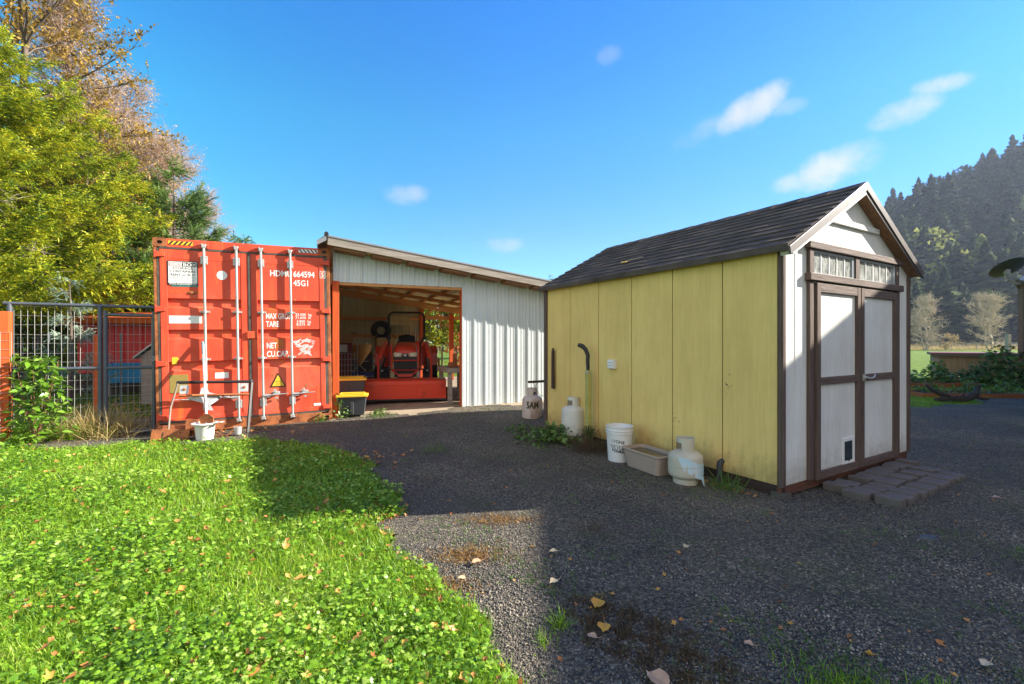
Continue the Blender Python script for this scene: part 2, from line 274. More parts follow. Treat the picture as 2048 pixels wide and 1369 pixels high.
# ------------------------------------------------------------------ mesh helpers
class MB:
    def __init__(s): s.v = []; s.f = []
    def add(s, vs, fs):
        o = len(s.v); s.v += [tuple(v) for v in vs]; s.f += [tuple(i+o for i in f) for f in fs]; return s
    def box(s, x0, x1, y0, y1, z0, z1):
        return s.add([(x0,y0,z0),(x1,y0,z0),(x1,y1,z0),(x0,y1,z0),(x0,y0,z1),(x1,y0,z1),(x1,y1,z1),(x0,y1,z1)],
                     [(0,3,2,1),(4,5,6,7),(0,1,5,4),(1,2,6,5),(2,3,7,6),(3,0,4,7)])
    def obox(s, c, sx, sy, sz, rz=0, rx=0, ry=0):
        R = Matrix.Rotation(rz, 3, 'Z') @ Matrix.Rotation(rx, 3, 'X') @ Matrix.Rotation(ry, 3, 'Y'); o = len(s.v)
        s.box(-sx/2, sx/2, -sy/2, sy/2, -sz/2, sz/2)
        for i in range(o, o+8): s.v[i] = tuple(R @ Vector(s.v[i]) + Vector(c))
        return s
    def prism(s, poly, a0, a1, axis='y'):
        """poly in the plane across axis; x,z for y; y,z for x; x,y for z"""
        n = len(poly)
        P = {'y': lambda p, a: (p[0], a, p[1]), 'x': lambda p, a: (a, p[0], p[1]), 'z': lambda p, a: (p[0], p[1], a)}[axis]
        vs = [P(p, a0) for p in poly] + [P(p, a1) for p in poly]
        fs = [tuple(range(n)), tuple(range(2*n-1, n-1, -1))] + [(i, i+n, (i+1) % n+n, (i+1) % n) for i in range(n)]
        return s.add(vs, fs)
    def tube(s, pts, r, n=8, cap=True):
        pts = [Vector(p) for p in pts]; rs = r if isinstance(r, (list, tuple)) else [r]*len(pts)
        up = Vector((0, 0, 1)); rings = []; o = len(s.v); prev = None
        for i, p in enumerate(pts):
            d = (pts[min(i+1, len(pts)-1)] - pts[max(i-1, 0)]).normalized()
            if prev is None:
                a = d.cross(up)
                if a.length < .05: a = d.cross(Vector((1, 0, 0)))
            else: a = prev - d*prev.dot(d)
            a.normalize(); prev = a; b = d.cross(a)
            s.v += [tuple(p + (a*math.cos(2*PI*k/n) + b*math.sin(2*PI*k/n))*rs[i]) for k in range(n)]
        for i in range(len(pts)-1):
            for k in range(n):
                q = o+i*n; s.f.append((q+k, q+(k+1) % n, q+n+(k+1) % n, q+n+k))
        if cap: s.f.append(tuple(o+k for k in range(n))[::-1]); s.f.append(tuple(o+(len(pts)-1)*n+k for k in range(n)))
        return s
    def lathe(s, prof, n=32, c=(0, 0, 0)):
        o = len(s.v)
        for r, z in prof: s.v += [(c[0]+r*math.cos(2*PI*k/n), c[1]+r*math.sin(2*PI*k/n), c[2]+z) for k in range(n)]
        for i in range(len(prof)-1):
            for k in range(n):
                q = o+i*n; s.f.append((q+k, q+(k+1) % n, q+n+(k+1) % n, q+n+k))
        return s
    def disc(s, c, r, n=24, axis='y'):
        vs = []
        for k in range(n):
            a = 2*PI*k/n; x, y = r*math.cos(a), r*math.sin(a)
            vs.append({'y': (c[0]+x, c[1], c[2]+y), 'x': (c[0], c[1]+x, c[2]+y), 'z': (c[0]+x, c[1]+y, c[2])}[axis])
        return s.add(vs, [tuple(range(n))])
    def build(s, name, mat, parent=None, smooth=False, bevel=0, loc=None, rot=None):
        me = bpy.data.meshes.new(name); me.from_pydata(s.v, [], s.f); me.materials.append(mat); me.update()
        if smooth:
            me.polygons.foreach_set('use_smooth', [True]*len(me.polygons))
            me.set_sharp_from_angle(angle=math.radians(40))
        o = bpy.data.objects.new(name, me); C.objects.link(o)
        if parent: o.parent = parent
        if loc: o.location = loc
        if rot: o.rotation_euler = rot
        if bevel:
            b = o.modifiers.new('bevel', 'BEVEL'); b.width = bevel; b.segments = 2; b.limit_method = 'ANGLE'
        return o
def tag(o, label=None, cat=None, group=None, kind=None):
    for k, v in (('label', label), ('category', cat), ('group', group), ('kind', kind)):
        if v: o[k] = v
    return o
def thing(name, label, cat, loc=(0, 0, 0), rz=0, group=None, rot=None):
    o = bpy.data.objects.new(name, None); C.objects.link(o); o.empty_display_size = .2
    o.location = loc; o.rotation_euler = rot or (0, 0, rz); return tag(o, label, cat, group)
def copy_tree(o, parent=None):
    c = o.copy(); C.objects.link(c); c.parent = parent
    for ch in [q for q in o.children]: copy_tree(ch, c)
    return c
def text(name, body, size, mat, parent, loc, rot=(PI/2, 0, 0), sx=1, align='LEFT', ext=.0008, off=0):
    cu = bpy.data.curves.new(name, 'FONT'); cu.body = body; cu.size = size; cu.extrude = ext; cu.align_x = align; cu.offset = off
    cu.resolution_u = 3
    t = bpy.data.objects.new(name, cu); C.objects.link(t)
    dg = bpy.context.evaluated_depsgraph_get(); me = bpy.data.meshes.new_from_object(t.evaluated_get(dg))
    bpy.data.objects.remove(t)
    o = bpy.data.objects.new(name, me); C.objects.link(o); me.materials.clear(); me.materials.append(mat)
    o.parent = parent; o.location = loc; o.rotation_euler = rot; o.scale = (sx, 1, 1); return o
def fastmesh(name, V, F, mat, parent=None):
    """V (n,3) array, F (m,k) array of equal-size faces"""
    me = bpy.data.meshes.new(name); k = F.shape[1]
    me.vertices.add(len(V)); me.vertices.foreach_set('co', V.astype(np.float32).ravel())
    me.loops.add(F.size); me.loops.foreach_set('vertex_index', F.astype(np.int32).ravel())
    me.polygons.add(len(F)); me.polygons.foreach_set('loop_start', np.arange(0, F.size, k, dtype=np.int32))
    me.polygons.foreach_set('loop_total', np.full(len(F), k, dtype=np.int32))
    me.materials.append(mat); me.update(calc_edges=True)
    o = bpy.data.objects.new(name, me); C.objects.link(o)
    if parent: o.parent = parent
    return o
def scatter(tv, tf, P, R, S):
    """template verts/faces at P with rotation matrices R (n,3,3) and scales S"""
    tv = np.asarray(tv, float); tf = np.asarray(tf)
    V = np.einsum('nij,kj->nki', R, tv) * np.asarray(S).reshape(-1, 1, 1) + P[:, None, :]
    F = tf[None] + (np.arange(len(P))*len(tv))[:, None, None]
    return V.reshape(-1, 3), F.reshape(-1, tf.shape[1])
def cat(parts):
    Vs, Fs, o = [], [], 0
    for V, F in parts:
        Vs.append(V); Fs.append(F+o); o += len(V)
    return np.concatenate(Vs), np.concatenate(Fs)
def rots(rng, n, tilt=.5, yaw=None):
    """mostly upright frames with a random yaw and a random tilt"""
    a = rng.uniform(0, 2*PI, n) if yaw is None else yaw
    b = rng.normal(0, tilt, n); c = rng.normal(0, tilt, n)
    def rz(t): z = np.zeros_like(t); o = z+1; return np.stack([np.cos(t), -np.sin(t), z, np.sin(t), np.cos(t), z, z, z, o], -1).reshape(-1, 3, 3)
    def rx(t): z = np.zeros_like(t); o = z+1; return np.stack([o, z, z, z, np.cos(t), -np.sin(t), z, np.sin(t), np.cos(t)], -1).reshape(-1, 3, 3)
    def ry(t): z = np.zeros_like(t); o = z+1; return np.stack([np.cos(t), z, np.sin(t), z, o, z, -np.sin(t), z, np.cos(t)], -1).reshape(-1, 3, 3)
    return rz(a) @ rx(b) @ ry(c)
def ss(x, a, b):
    t = np.clip((x-a)/(b-a), 0, 1); return t*t*(3-2*t)
def hill(x, y):
    e = np.where(x < 147, 37-.31*(147-x), 37+.45*(x-147)); e = np.clip(e, 0, 100)
    return e*ss(y, 100, 195)
def g(x, y):
    x = np.asarray(x, float); y = np.asarray(y, float)
    near = ss(y, 5.6, 8.6)*np.clip(.16+.028*x, 0, .19)*(1-ss(x, 1.5, 5))
    und = .012*np.sin(x*1.9+y*.7)*np.sin(y*1.3-x*.4)*ss(np.abs(x)+y, 2, 5)*(1-ss(y, 30, 60))
    return near + und + hill(x, y)
def gz(x, y): return float(g(x, y))
def inpoly(x, y, poly):
    r = np.zeros(x.shape, bool); n = len(poly)
    for i in range(n):
        x0, y0 = poly[i]; x1, y1 = poly[(i+1) % n]
        c = ((y0 > y) != (y1 > y)) & (x < (x1-x0)*(y-y0)/((y1-y0) if y1 != y0 else 1e-9)+x0); r ^= c
    return r

# ------------------------------------------------------------------ ground
def axis_(a): return np.array(a)
xs = np.concatenate([np.linspace(-400, -60, 12, endpoint=False), np.linspace(-60, -12, 20, endpoint=False), np.arange(-12, 14, .25), np.linspace(14, 60, 20, endpoint=False), np.linspace(60, 330, 40, endpoint=False), np.linspace(330, 600, 6)])
ys = np.concatenate([np.linspace(-200, -10, 10, endpoint=False), np.arange(-10, 18, .25), np.linspace(18, 96, 26, endpoint=False), np.linspace(96, 210, 26, endpoint=False), np.linspace(210, 600, 12)])
X, Y = np.meshgrid(xs, ys); V = np.stack([X, Y, g(X, Y)], -1).reshape(-1, 3)
nx, ny = len(xs), len(ys); I = np.arange(nx*ny).reshape(ny, nx)
F = np.stack([I[:-1, :-1], I[:-1, 1:], I[1:, 1:], I[1:, :-1]], -1).reshape(-1, 4)
tag(fastmesh('ground', V, F, m_ground), kind='structure').data.polygons.foreach_set('use_smooth', [True]*len(F))

LAWN = [(-14, -3), (.06, -3), (.02, 1.88), (-.16, 2.15), (-.38, 2.5), (-.66, 3.02), (-1.0, 3.55), (-1.02, 4.28), (-1.5, 5.03), (-2.62, 6.30), (-3.56, 6.45), (-4.9, 6.32), (-5.9, 6.05), (-6.6, 5.9), (-8, 6.0), (-14, 6.2)]
VERGE = [(-14, 6.2), (-7, 6.05), (-6.2, 6.35), (-5.85, 6.7), (-6.0, 7.0), (-6.6, 7.3), (-14, 8.0)]
GRASSR = [(8.0, 9.7), (10.4, 10.3), (13.5, 12.8), (30, 13), (30, 18), (4, 18), (4.5, 10.4)]
def wob(x, y): return x+.09*np.sin(y*5+x*2)+.05*np.sin(y*13), y+.09*np.sin(x*4.3+1)+.05*np.sin(x*11+y*3)
gx = np.arange(-7.4, 17, .08); gy = np.arange(-2.5, 18, .08)
X, Y = np.meshgrid(gx, gy); V = np.stack([X, Y, g(X, Y)+.012], -1).reshape(-1, 3)
I = np.arange(len(gx)*len(gy)).reshape(len(gy), len(gx))
F = np.stack([I[:-1, :-1], I[:-1, 1:], I[1:, 1:], I[1:, :-1]], -1).reshape(-1, 4)
cx, cy = V[F[:, 0], 0]+.04, V[F[:, 0], 1]+.04; wx, wy = wob(cx, cy)
def is_gravel(wx, wy):
    return ~inpoly(wx, wy, LAWN) & ~inpoly(wx, wy, VERGE) & ~inpoly(wx, wy, GRASSR) & ~((wy > 12.5) & (wx > 2)) & (wx < 17.2+0*wy) & ~((wx < -6.9) & (wy > 5)) & ~(wy > 16.8)
ok = is_gravel(wx, wy)
F = F[ok]; used, inv = np.unique(F, return_inverse=True); F = inv.reshape(F.shape)
tag(fastmesh('gravel_yard', V[used], F, m_gravel), kind='structure').data.polygons.foreach_set('use_smooth', [True]*len(F))

# loose stones on the gravel (near part)
rng = np.random.default_rng(5)
n = 120000; u = rng.random(n); sy = 1.5*(8.6/1.5)**u; sx = (rng.random(n)*2-1)*1.16*sy
a, b = wob(sx, sy); k = is_gravel(a, b) & (sx > -6); sx, sy = sx[k], sy[k]
keep = rng.random(len(sx)) < np.clip(sy/3.0, .25, 1)*np.clip(.55+.45*(np.sin(sx*1.7+2)*np.sin(sy*2.3+1)+np.sin(sx*4.1+sy)*np.sin(sy*3.1)), .18, 1)
sx, sy = sx[keep], sy[keep]; n = len(sx)
tv = [(1, 0, 0), (0, 1, 0), (-1, 0, 0), (0, -1, 0), (.2, .1, .75), (-.1, .1, -.5)]; tf = [(0,1,4),(1,2,4),(2,3,4),(3,0,4),(1,0,5),(2,1,5),(3,2,5),(0,3,5)]
P = np.stack([sx, sy, g(sx, sy)+.014], -1)
V, F = scatter(tv, tf, P, rots(rng, n, .5), rng.uniform(.003, .0085, n)*(1+.5*(rng.random(n) < .06)))
tag(fastmesh('loose_stones', V, F, m_stone), 'loose dark gravel stones strewn over the yard', 'gravel', kind='stuff')

# ------------------------------------------------------------------ lawn: ground cover leaves and grass blades
def sample(poly, n, ymin=1.35, ymax=8.0, dens=1.0):
    u = rng.random(n); y = ymin*(ymax/ymin)**u; x = -(rng.random(n)*1.34)*y+.25
    a, b = wob(x, y); k = inpoly(a, b, poly); return x[k], y[k]
leaf2 = []
for i, (ang, r) in enumerate([(0, .18), (25, .7), (38, .55), (52, .95), (68, .62), (80, .98), (90, .85), (100, 1.08), (112, .62), (128, .95), (142, .55), (155, .7), (180, .18)]):
    t_ = math.radians(ang); leaf2.append((math.cos(t_)*r*.8, math.sin(t_)*r*.9, -.16*r*r+.05*((i % 2)*2-1)*.5))
tv = [(0, .12, .05)]+leaf2; tf = [(0, i, i+1) for i in range(1, len(leaf2))]
x, y = sample(LAWN, 120000)
nz = np.sin(x*2.1+1)*np.sin(y*2.7)+np.sin(x*5.3)*np.sin(y*4.7+2)*.6
nz = nz+.5*np.sin(x*11+y*3)*np.sin(y*9-x*2)
k = rng.random(len(x)) < np.clip(.52+nz*.42, .06, 1); x, y = x[k], y[k]; nz = nz[k]; n = len(x)
P = np.stack([x, y, g(x, y)+rng.uniform(.005, .085, n)**1.0*(1+.3*nz).clip(.2, 2)], -1)
V, F = scatter(tv, tf, P, rots(rng, n, .38), rng.uniform(.010, .034, n)*(.75+.10*y.clip(0, 5)))
tag(fastmesh('ground_cover', V, F, m_clover), 'low creeping broad-leaved ground cover growing through the lawn', 'ground cover', kind='stuff')
blade = np.array([(-.5, 0, 0), (.5, 0, 0), (-.38, .18, .55), (.38, .18, .55), (0, .62, 1.0)]); bf = [(0, 1, 3), (0, 3, 2), (2, 3, 4)]
def blades(name, poly, n, h0, h1, mat, label, wid=.0032, tilt=.35, ymax=8.0, xy=None, cat_='grass', z0=0):
    if xy is None: x, y = sample(poly, n, ymax=ymax)
    else: x, y = xy
    n = len(x); h = rng.uniform(h0, h1, n)
    R = rots(rng, n, tilt); bl = blade*np.array([1, 1, 1])
    V = np.einsum('nij,nkj->nki', R, np.stack([bl[None, :, 0]*(wid*(.6+.5*y.clip(0, 8)/3))[:, None], bl[None, :, 1]*h[:, None], bl[None, :, 2]*h[:, None]], -1))
    V = V + np.stack([x, y, g(x, y)+z0], -1)[:, None, :]
    F = (np.array(bf)[None]+(np.arange(n)*5)[:, None, None]).reshape(-1, 3)
    return tag(fastmesh(name, V.reshape(-1, 3), F, mat), label, cat_, kind='stuff')
blades('grass', LAWN, 140000, .025, .095, m_grass, 'short bright green lawn grass between the ground cover leaves')
blades('dry_thatch', LAWN, 12000, .02, .07, m_dryg, 'dry straw coloured blades of thatch mixed through the lawn', .0026, .9)
x = rng.uniform(-9, -5.7, 30000); y = rng.uniform(5.95, 7.6, 30000); a, b = wob(x, y); k = inpoly(a, b, VERGE)
blades('verge_grass', None, 0, .08, .28, m_grass, 'long uncut grass in front of the wire fence', .0035, .5, xy=(x[k], y[k]))
x = rng.normal(-6.25, .26, 2600); y = rng.normal(6.85, .16, 2600)
blades('dry_grass', None, 0, .2, .5, m_dryg, 'tuft of dry straw coloured grass at the foot of the gate', .004, .6, xy=(x, y))
# weeds sprouting in the gravel
n = 26000; u = rng.random(n); y = 1.5*(9/1.5)**u; x = (rng.random(n)*2-1)*1.15*y
nzw = np.sin(x*1.7+2)*np.sin(y*2.3+1)+np.sin(x*4.1)*np.sin(y*5.1)+.5*np.sin(x*9+y*7)
a, b = wob(x, y); k = is_gravel(a, b) & (rng.random(n) < np.clip((nzw-.2)*.45, .02, .6)) & (x > -5.5); x, y = x[k], y[k]
kk = rng.integers(4, 9, len(x)); X2 = np.repeat(x, kk)+rng.normal(0, .008, kk.sum()); Y2 = np.repeat(y, kk)+rng.normal(0, .008, kk.sum())
blades('gravel_weeds', None, 0, .008, .030, m_weed, 'tiny green weeds sprouting all over the dark gravel', .0030, .8, xy=(X2, Y2), cat_='weeds', z0=.014)
n = 11000; th = rng.uniform(0, 2*PI, n); r = np.sqrt(rng.random(n))*1.1
x = .62+r*np.cos(th)*.30+rng.normal(0, .06, n); y = 2.18+r*np.sin(th)*.24-(x-.55)*.7+rng.normal(0, .05, n)
k = rng.random(n) < np.clip(.35+.6*np.sin(x*31+y*9)*np.sin(y*27-x*8)+.3*np.sin(x*70)*np.sin(y*60), .05, 1); x, y = x[k], y[k]
blades('brown_weed_mat', None, 0, .015, .045, m_brownweed, 'flattened mat of dead brown weeds on the gravel in the foreground', .0040, 1.1, xy=(x, y), cat_='dead weeds', z0=.012)
def tuft(cx, cy, r, n, h0, h1, label, mat=m_grass, wid=.004, tilt=.5, name='grass_tuft', cat_='grass tuft'):
    x = rng.normal(0, r, n); y = rng.normal(0, r, n); h = rng.uniform(h0, h1, n)
    t = thing(name, label, cat_, (cx, cy, gz(cx, cy)))
    R = rots(rng, n, tilt)
    V = np.einsum('nij,nkj->nki', R, np.stack([blade[None, :, 0]*np.full(n, wid)[:, None], blade[None, :, 1]*h[:, None], blade[None, :, 2]*h[:, None]], -1))+np.stack([x, y, x*0], -1)[:, None, :]
    fastmesh('blades', V.reshape(-1, 3), (np.array(bf)[None]+(np.arange(n)*5)[:, None, None]).reshape(-1, 3), mat, t)['kind'] = 'stuff'
    return t
tuft(.24, 2.25, .022, 90, .05, .10, 'bright green grass tuft on the mat of dead brown weeds')
tuft(.15, 2.12, .03, 70, .03, .07, 'small green grass tuft left of the mat of dead brown weeds')
tuft(1.33, 1.76, .10, 1300, .03, .075, 'thick green grass patch at the bottom edge, right of the brown weeds')
tuft(1.68, 1.78, .04, 160, .05, .10, 'yellow green grass tuft at the bottom edge beside the thick green patch')
tuft(.60, 3.4, .06, 160, .02, .07, 'brownish flattened grass tuft on the shaded gravel', m_brownweed)
tuft(-1.0, 5.9, .11, 260, .02, .09, 'low green weed tuft on the gravel in front of the carport', m_weed)
tuft(-2.35, 8.1, .12, 160, .02, .1, 'low green weeds beside the storage tote', m_weed)

x = np.concatenate([rng.normal(-.28, .13, 1500), rng.normal(-.38, .10, 900), rng.normal(-.1, .16, 900)]); y = np.concatenate([rng.normal(3.0, .07, 1500), rng.normal(2.6, .07, 900), rng.normal(3.6, .06, 900)])
blades('dead_moss', None, 0, .01, .03, m_rustweed, 'rusty brown dead moss patches on the sunlit gravel strip', .0035, 1.1, xy=(x, y), cat_='dead weeds', z0=.014)
# fallen leaves
ltv = [(0, -.6, .16), (.26, -.34, .10), (.50, .0, .26), (.16, .25, .03), (.05, .85, .22), (-.16, .22, .05), (-.46, .26, .30), (-.30, -.28, .12), (0, 0, -.08)]
ltf = [(8, i, (i+1) % 8) for i in range(8)]
def litter(name, x, y, s, z, label, mat=m_dead):
    n = len(x); P = np.stack([x, y, g(x, y)+z], -1)
    V, F = scatter(ltv, ltf, P, rots(rng, n, .35), s); return tag(fastmesh(name, V, F, mat), label, 'fallen leaves', kind='stuff')
x, y = sample(LAWN, 720); n = len(x)
litter('leaf_litter', x, y, rng.uniform(.014, .040, n)*(1+.6*(rng.random(n) < .15)), rng.uniform(.05, .09, n), 'dry orange and brown leaves scattered over the green lawn')
n = 260; u = rng.random(n); y = 1.9*(9/1.9)**u; x = (rng.random(n)*2-1)*1.05*y; a, b = wob(x, y); k = is_gravel(a, b) & (x > -5.4); x, y = x[k], y[k]
litter('leaf_litter', x, y, rng.uniform(.012, .035, len(x)), .02, 'small yellow and pale leaves scattered over the gravel')
x = np.concatenate([rng.normal(-1.05, .12, 60), rng.normal(-1.75, .2, 50), rng.normal(-4.0, .45, 60)]); y = np.concatenate([rng.normal(3.75, .35, 60), rng.normal(5.35, .2, 50), rng.normal(7.05, .12, 60)])
litter('leaf_litter', x, y, rng.uniform(.02, .05, len(x)), .03, 'brown leaves gathered along the lawn edge and the container foot')
def bigleaf(x, y, s, rz, mat, label):
    t = thing('fallen_leaf', label, 'leaf', (x, y, gz(x, y)+.04), rz)
    mb = MB(); pr = [(0, -.5), (.2, -.42), (.40, -.22), (.47, .02), (.38, .22), (.20, .38), (.05, .52), (0, .62), (-.07, .5), (-.22, .36), (-.40, .2), (-.45, -.02), (-.36, -.26), (-.18, -.43)]
    vs = [(0, 0, -.04*s)]+[(px*s, py*s, (.22*abs(px)**1.3*2-.04+.05*math.sin(i*2.1+x*9))*s) for i, (px, py) in enumerate(pr)]
    mb.add(vs, [(0, i+1, (i+1) % len(pr)+1) for i in range(len(pr))]); mb.build('blade', mat, t, smooth=True)
    MB().tube([(0, -.48*s, -.02*s), (.03*s, -.8*s, 0), (.09*s, -1.1*s, .01)], [.0012, .001, .0008], 5).build('stalk', mat, t)
m_ly = pmat('yellow leaf', (.62, .36, .03), (.55, .22, .03), 40, .5); m_lt = pmat('tan leaf', (.55, .34, .20), (.45, .25, .13), 40, .5); m_lp = pmat('pale leaf', (.62, .50, .28), (.5, .36, .2), 40, .5)
bigleaf(.45, 2.40, .085, 2.6, m_ly, 'large spotted yellow leaf on gravel, upper of two by the dead weeds')
bigleaf(.44, 2.20, .07, 2.9, m_ly, 'yellow orange leaf with a long stalk, lower of two by the dead weeds')
bigleaf(.37, 2.13, .045, 1.1, m_lt, 'small pinkish curled leaf on the mat of dead weeds')
bigleaf(.59, 1.86, .10, .6, m_lt, 'large tan leaf at the bottom edge of the photo')
bigleaf(.24, 2.62, .055, 2.2, m_lp, 'pale cream leaf just beyond the mat of dead weeds')
bigleaf(.27, 3.0, .05, 1.7, m_lp, 'pale cream leaf on gravel right of the sunlit strip')
bigleaf(-.22, 2.86, .06, 2.0, m_lt, 'orange brown leaf lying on the sunlit gravel strip')
bigleaf(-.29, 2.66, .045, 1.4, m_lp, 'small pale leaf on the sunlit gravel strip beside the lawn')
bigleaf(1.07, 2.08, .04, .9, m_lt, 'small tan leaf on the shaded gravel left of the bottom grass patch')
bigleaf(1.16, 3.06-.0, .05, 2.4, m_lp, 'cream leaf with bent tip alone in the middle of the shaded gravel')
bigleaf(2.02, 1.96, .05, 1.9, m_lp, 'whitish leaf near the bottom right corner')
bigleaf(4.24, 4.02, .06, 1.2, m_lt, 'tan leaf on gravel right of the pavers')
mb = MB(); mb.add([(math.cos(i*PI/5)*.07*(1+.2*math.sin(i*3)), math.sin(i*PI/5)*.04, 0) for i in range(10)]+[(math.cos(i*PI/5)*.05, math.sin(i*PI/5)*.025, .018) for i in range(10)], [tuple(range(10, 20))]+[(i, (i+1) % 10, (i+1) % 10+10, i+10) for i in range(10)])
tag(mb.build('flat_rock', pmat('slate', (.07, .08, .095)), loc=(2.94, 3.25, .012)), 'flat bluish slate rock lying alone on the gravel', 'rock')

# ------------------------------------------------------------------ shipping container
CON = thing('shipping_container', 'red orange steel shipping container with closed doors and silver locking rods', 'container', (-5.24, 6.78, .035), rot=(0, -math.radians(.9), math.atan2(.434, .901)))
CW, CH, CL = 2.42, 2.905, 12.19
def corr(mb, x, sgn, y0, y1, z0, z1, step=.28, d=.036):
    pr = []; y = y0
    while y < y1-.01:
        pr += [(x, y), (x, y+step*.26), (x+sgn*d, y+step*.5), (x+sgn*d, y+step*.76)]; y += step
    pr.append((x, y1)); o = len(mb.v)
    mb.v += [(a, b, z0) for a, b in pr]+[(a, b, z1) for a, b in pr]; n = len(pr)
    mb.f += [(o+i, o+i+1, o+n+i+1, o+n+i) for i in range(n-1)]
mb = MB(); corr(mb, .02, 1, .16, CL-.16, .16, CH-.1); mb.build('side_wall', m_red, CON)
mb = MB(); corr(mb, CW-.02, -1, .16, CL-.16, .16, CH-.1); mb.build('side_wall', m_red, CON)
MB().box(.03, CW-.03, .1, CL, CH-.05, CH-.02).build('roof', m_red, CON)
MB().box(.1, CW-.1, CL-.06, CL-.02, .16, CH-.1).build('end_wall', m_red, CON)
mb = MB()
for x in (0, CW-.08): mb.box(x, x+.08, CL-.16, CL, 0, CH)
for x in (.0, CW-.06): mb.box(x, x+.06, .16, CL-.16, CH-.1, CH-.003); mb.box(x, x+.06, .16, CL-.16, .02, .17)
mb.build('side_rails', m_red, CON, bevel=.004)
mb = MB()
mb.box(.16, CW-.16, -.004, .12, CH-.13, CH-.002); mb.build('top_header', m_red, CON, bevel=.006)
mb = MB().box(.16, CW-.16, -.012, .14, .0, .15).build('bottom_sill', m_rust, CON, bevel=.006)
MB().box(0, .045, -.004, .1, .12, CH-.12).build('corner_post', m_rust, CON, bevel=.006)
MB().box(CW-.055, CW, -.004, .1, .12, CH-.12).build('corner_post', m_rust, CON, bevel=.006)
def casting(x, z):
    mb = MB(); t = .016; W, H = .165, .125
    x1 = x+W
    # front plate with an oval hole made as ring
    hx, hz = x+W/2, z+H/2; n = 24; ring = []; outer = []
    for i in range(n):
        a = 2*PI*i/n; ring.append((hx+.036*math.cos(a), hz+.026*math.sin(a)))
        c, s_ = math.cos(a), math.sin(a); k = min(W/2/max(abs(c), 1e-6), H/2/max(abs(s_), 1e-6)); outer.append((hx+k*c, hz+k*s_))
    o = len(mb.v); mb.v += [(p[0], -.012, p[1]) for p in outer]+[(p[0], -.012, p[1]) for p in ring]+[(p[0], .03, p[1]) for p in ring]
    for i in range(n):
        j = (i+1) % n; mb.f += [(o+i, o+j, o+n+j, o+n+i), (o+n+i, o+n+j, o+2*n+j, o+2*n+i)]
    mb.box(x, x1, .03, .16, z, z+H); mb.box(x, x1, -.012, .03, z-.002, z); mb.box(x, x1, -.012, .03, z+H, z+H+.002); mb.box(x-.002, x, -.012, .03, z, z+H); mb.box(x1, x1+.002, -.012, .03, z, z+H)
    o = mb.build('corner_casting', m_rust, CON)
    MB().disc((hx, .028, hz), .04, 20).build('hole', m_black, o)
for x in (0, CW-.165):
    for z in (0, CH-.125): casting(x, z)
# gaskets
mb = MB().box(.045, .072, -.006, .02, .15, 2.76).build('gasket', m_gasket, CON)
MB().box(CW-.095, CW-.055, -.006, .02, .15, 2.76).build('gasket', m_gasket, CON)
MB().box(.075, CW-.095, -.010, .01, CH-.158, CH-.130).build('gasket', m_gasket, CON)
MB().box(.075, CW-.095, -.010, .01, .150, .178).build('gasket', m_gasket, CON)
def door(x0, x1, px0, px1, stain):
    """one steel leaf, corrugated with four recessed bands"""
    y0 = -.004
    prof = [(2.738, y0), (2.62, y0)]
    zs = [2.005, 1.535, 1.055]
    for zt in zs: prof += [(zt+.012, y0), (zt, .040), (zt-.105, .040), (zt-.135, y0)]
    prof += [(.182, y0)]
    rec = .0
    mb = MB(); o = len(mb.v)
    mb.v += [(px0, y, z) for z, y in prof]+[(px1, y, z) for z, y in prof]; n = len(prof)
    mb.f += [(o+i, o+i+1, o+n+i+1, o+n+i) for i in range(n-1)]
    for zt in zs:
        for xx in (px0, px1): mb.add([(xx, y0, zt+.012), (xx, .04, zt), (xx, .04, zt-.105), (xx, y0, zt-.135)], [(0, 1, 2, 3)])
    D = mb.build('door', m_red, CON)
    mb = MB(); mb.box(x0, px0, -.010, .03, .18, 2.742); mb.box(px1, x1, -.010, .03, .18, 2.742)
    mb.box(px0, px1, -.0075, .0, 2.60, 2.742); mb.box(px0, px1, -.0075, .0, .18, .24)
    mb.build('frame', m_red, D, bevel=.004)
    return D
DL = door(.076, 1.205, .166, 1.112, 0); DR = door(1.245, CW-.097, 1.334, 2.254, 1)
MB().box(1.206, 1.244, -.018, .02, .16, 2.745).build('gasket', m_gasket, DR, smooth=False, bevel=.006)
mb = MB().box(1.185, 1.33, -.036, -.012, 1.40, 1.515); mb.build('seam_clamp', m_red, DR, bevel=.008)
for x, D, s_ in ((.020, DL, 1), (CW-.14, DR, -1)):
    for z in (2.62, 1.81, 1.0, .20):
        mb = MB(); xa, xb = x, x+.125
        if s_ > 0: pl = [(xa, z), (xb, z+.012), (xb, z+.068), (xa, z+.085)]
        else: pl = [(xa, z+.012), (xb, z), (xb, z+.085), (xa, z+.068)]
        mb.prism(pl, -.034, -.008); mb.tube([(xa if s_ > 0 else xb, -.02, z-.01), (xa if s_ > 0 else xb, -.02, z+.1)], .014, 8)
        mb.build('hinge', m_red, D, bevel=.004)
ROD = [(.634, DL), (1.057, DL), (1.395, DR), (1.815, DR)]
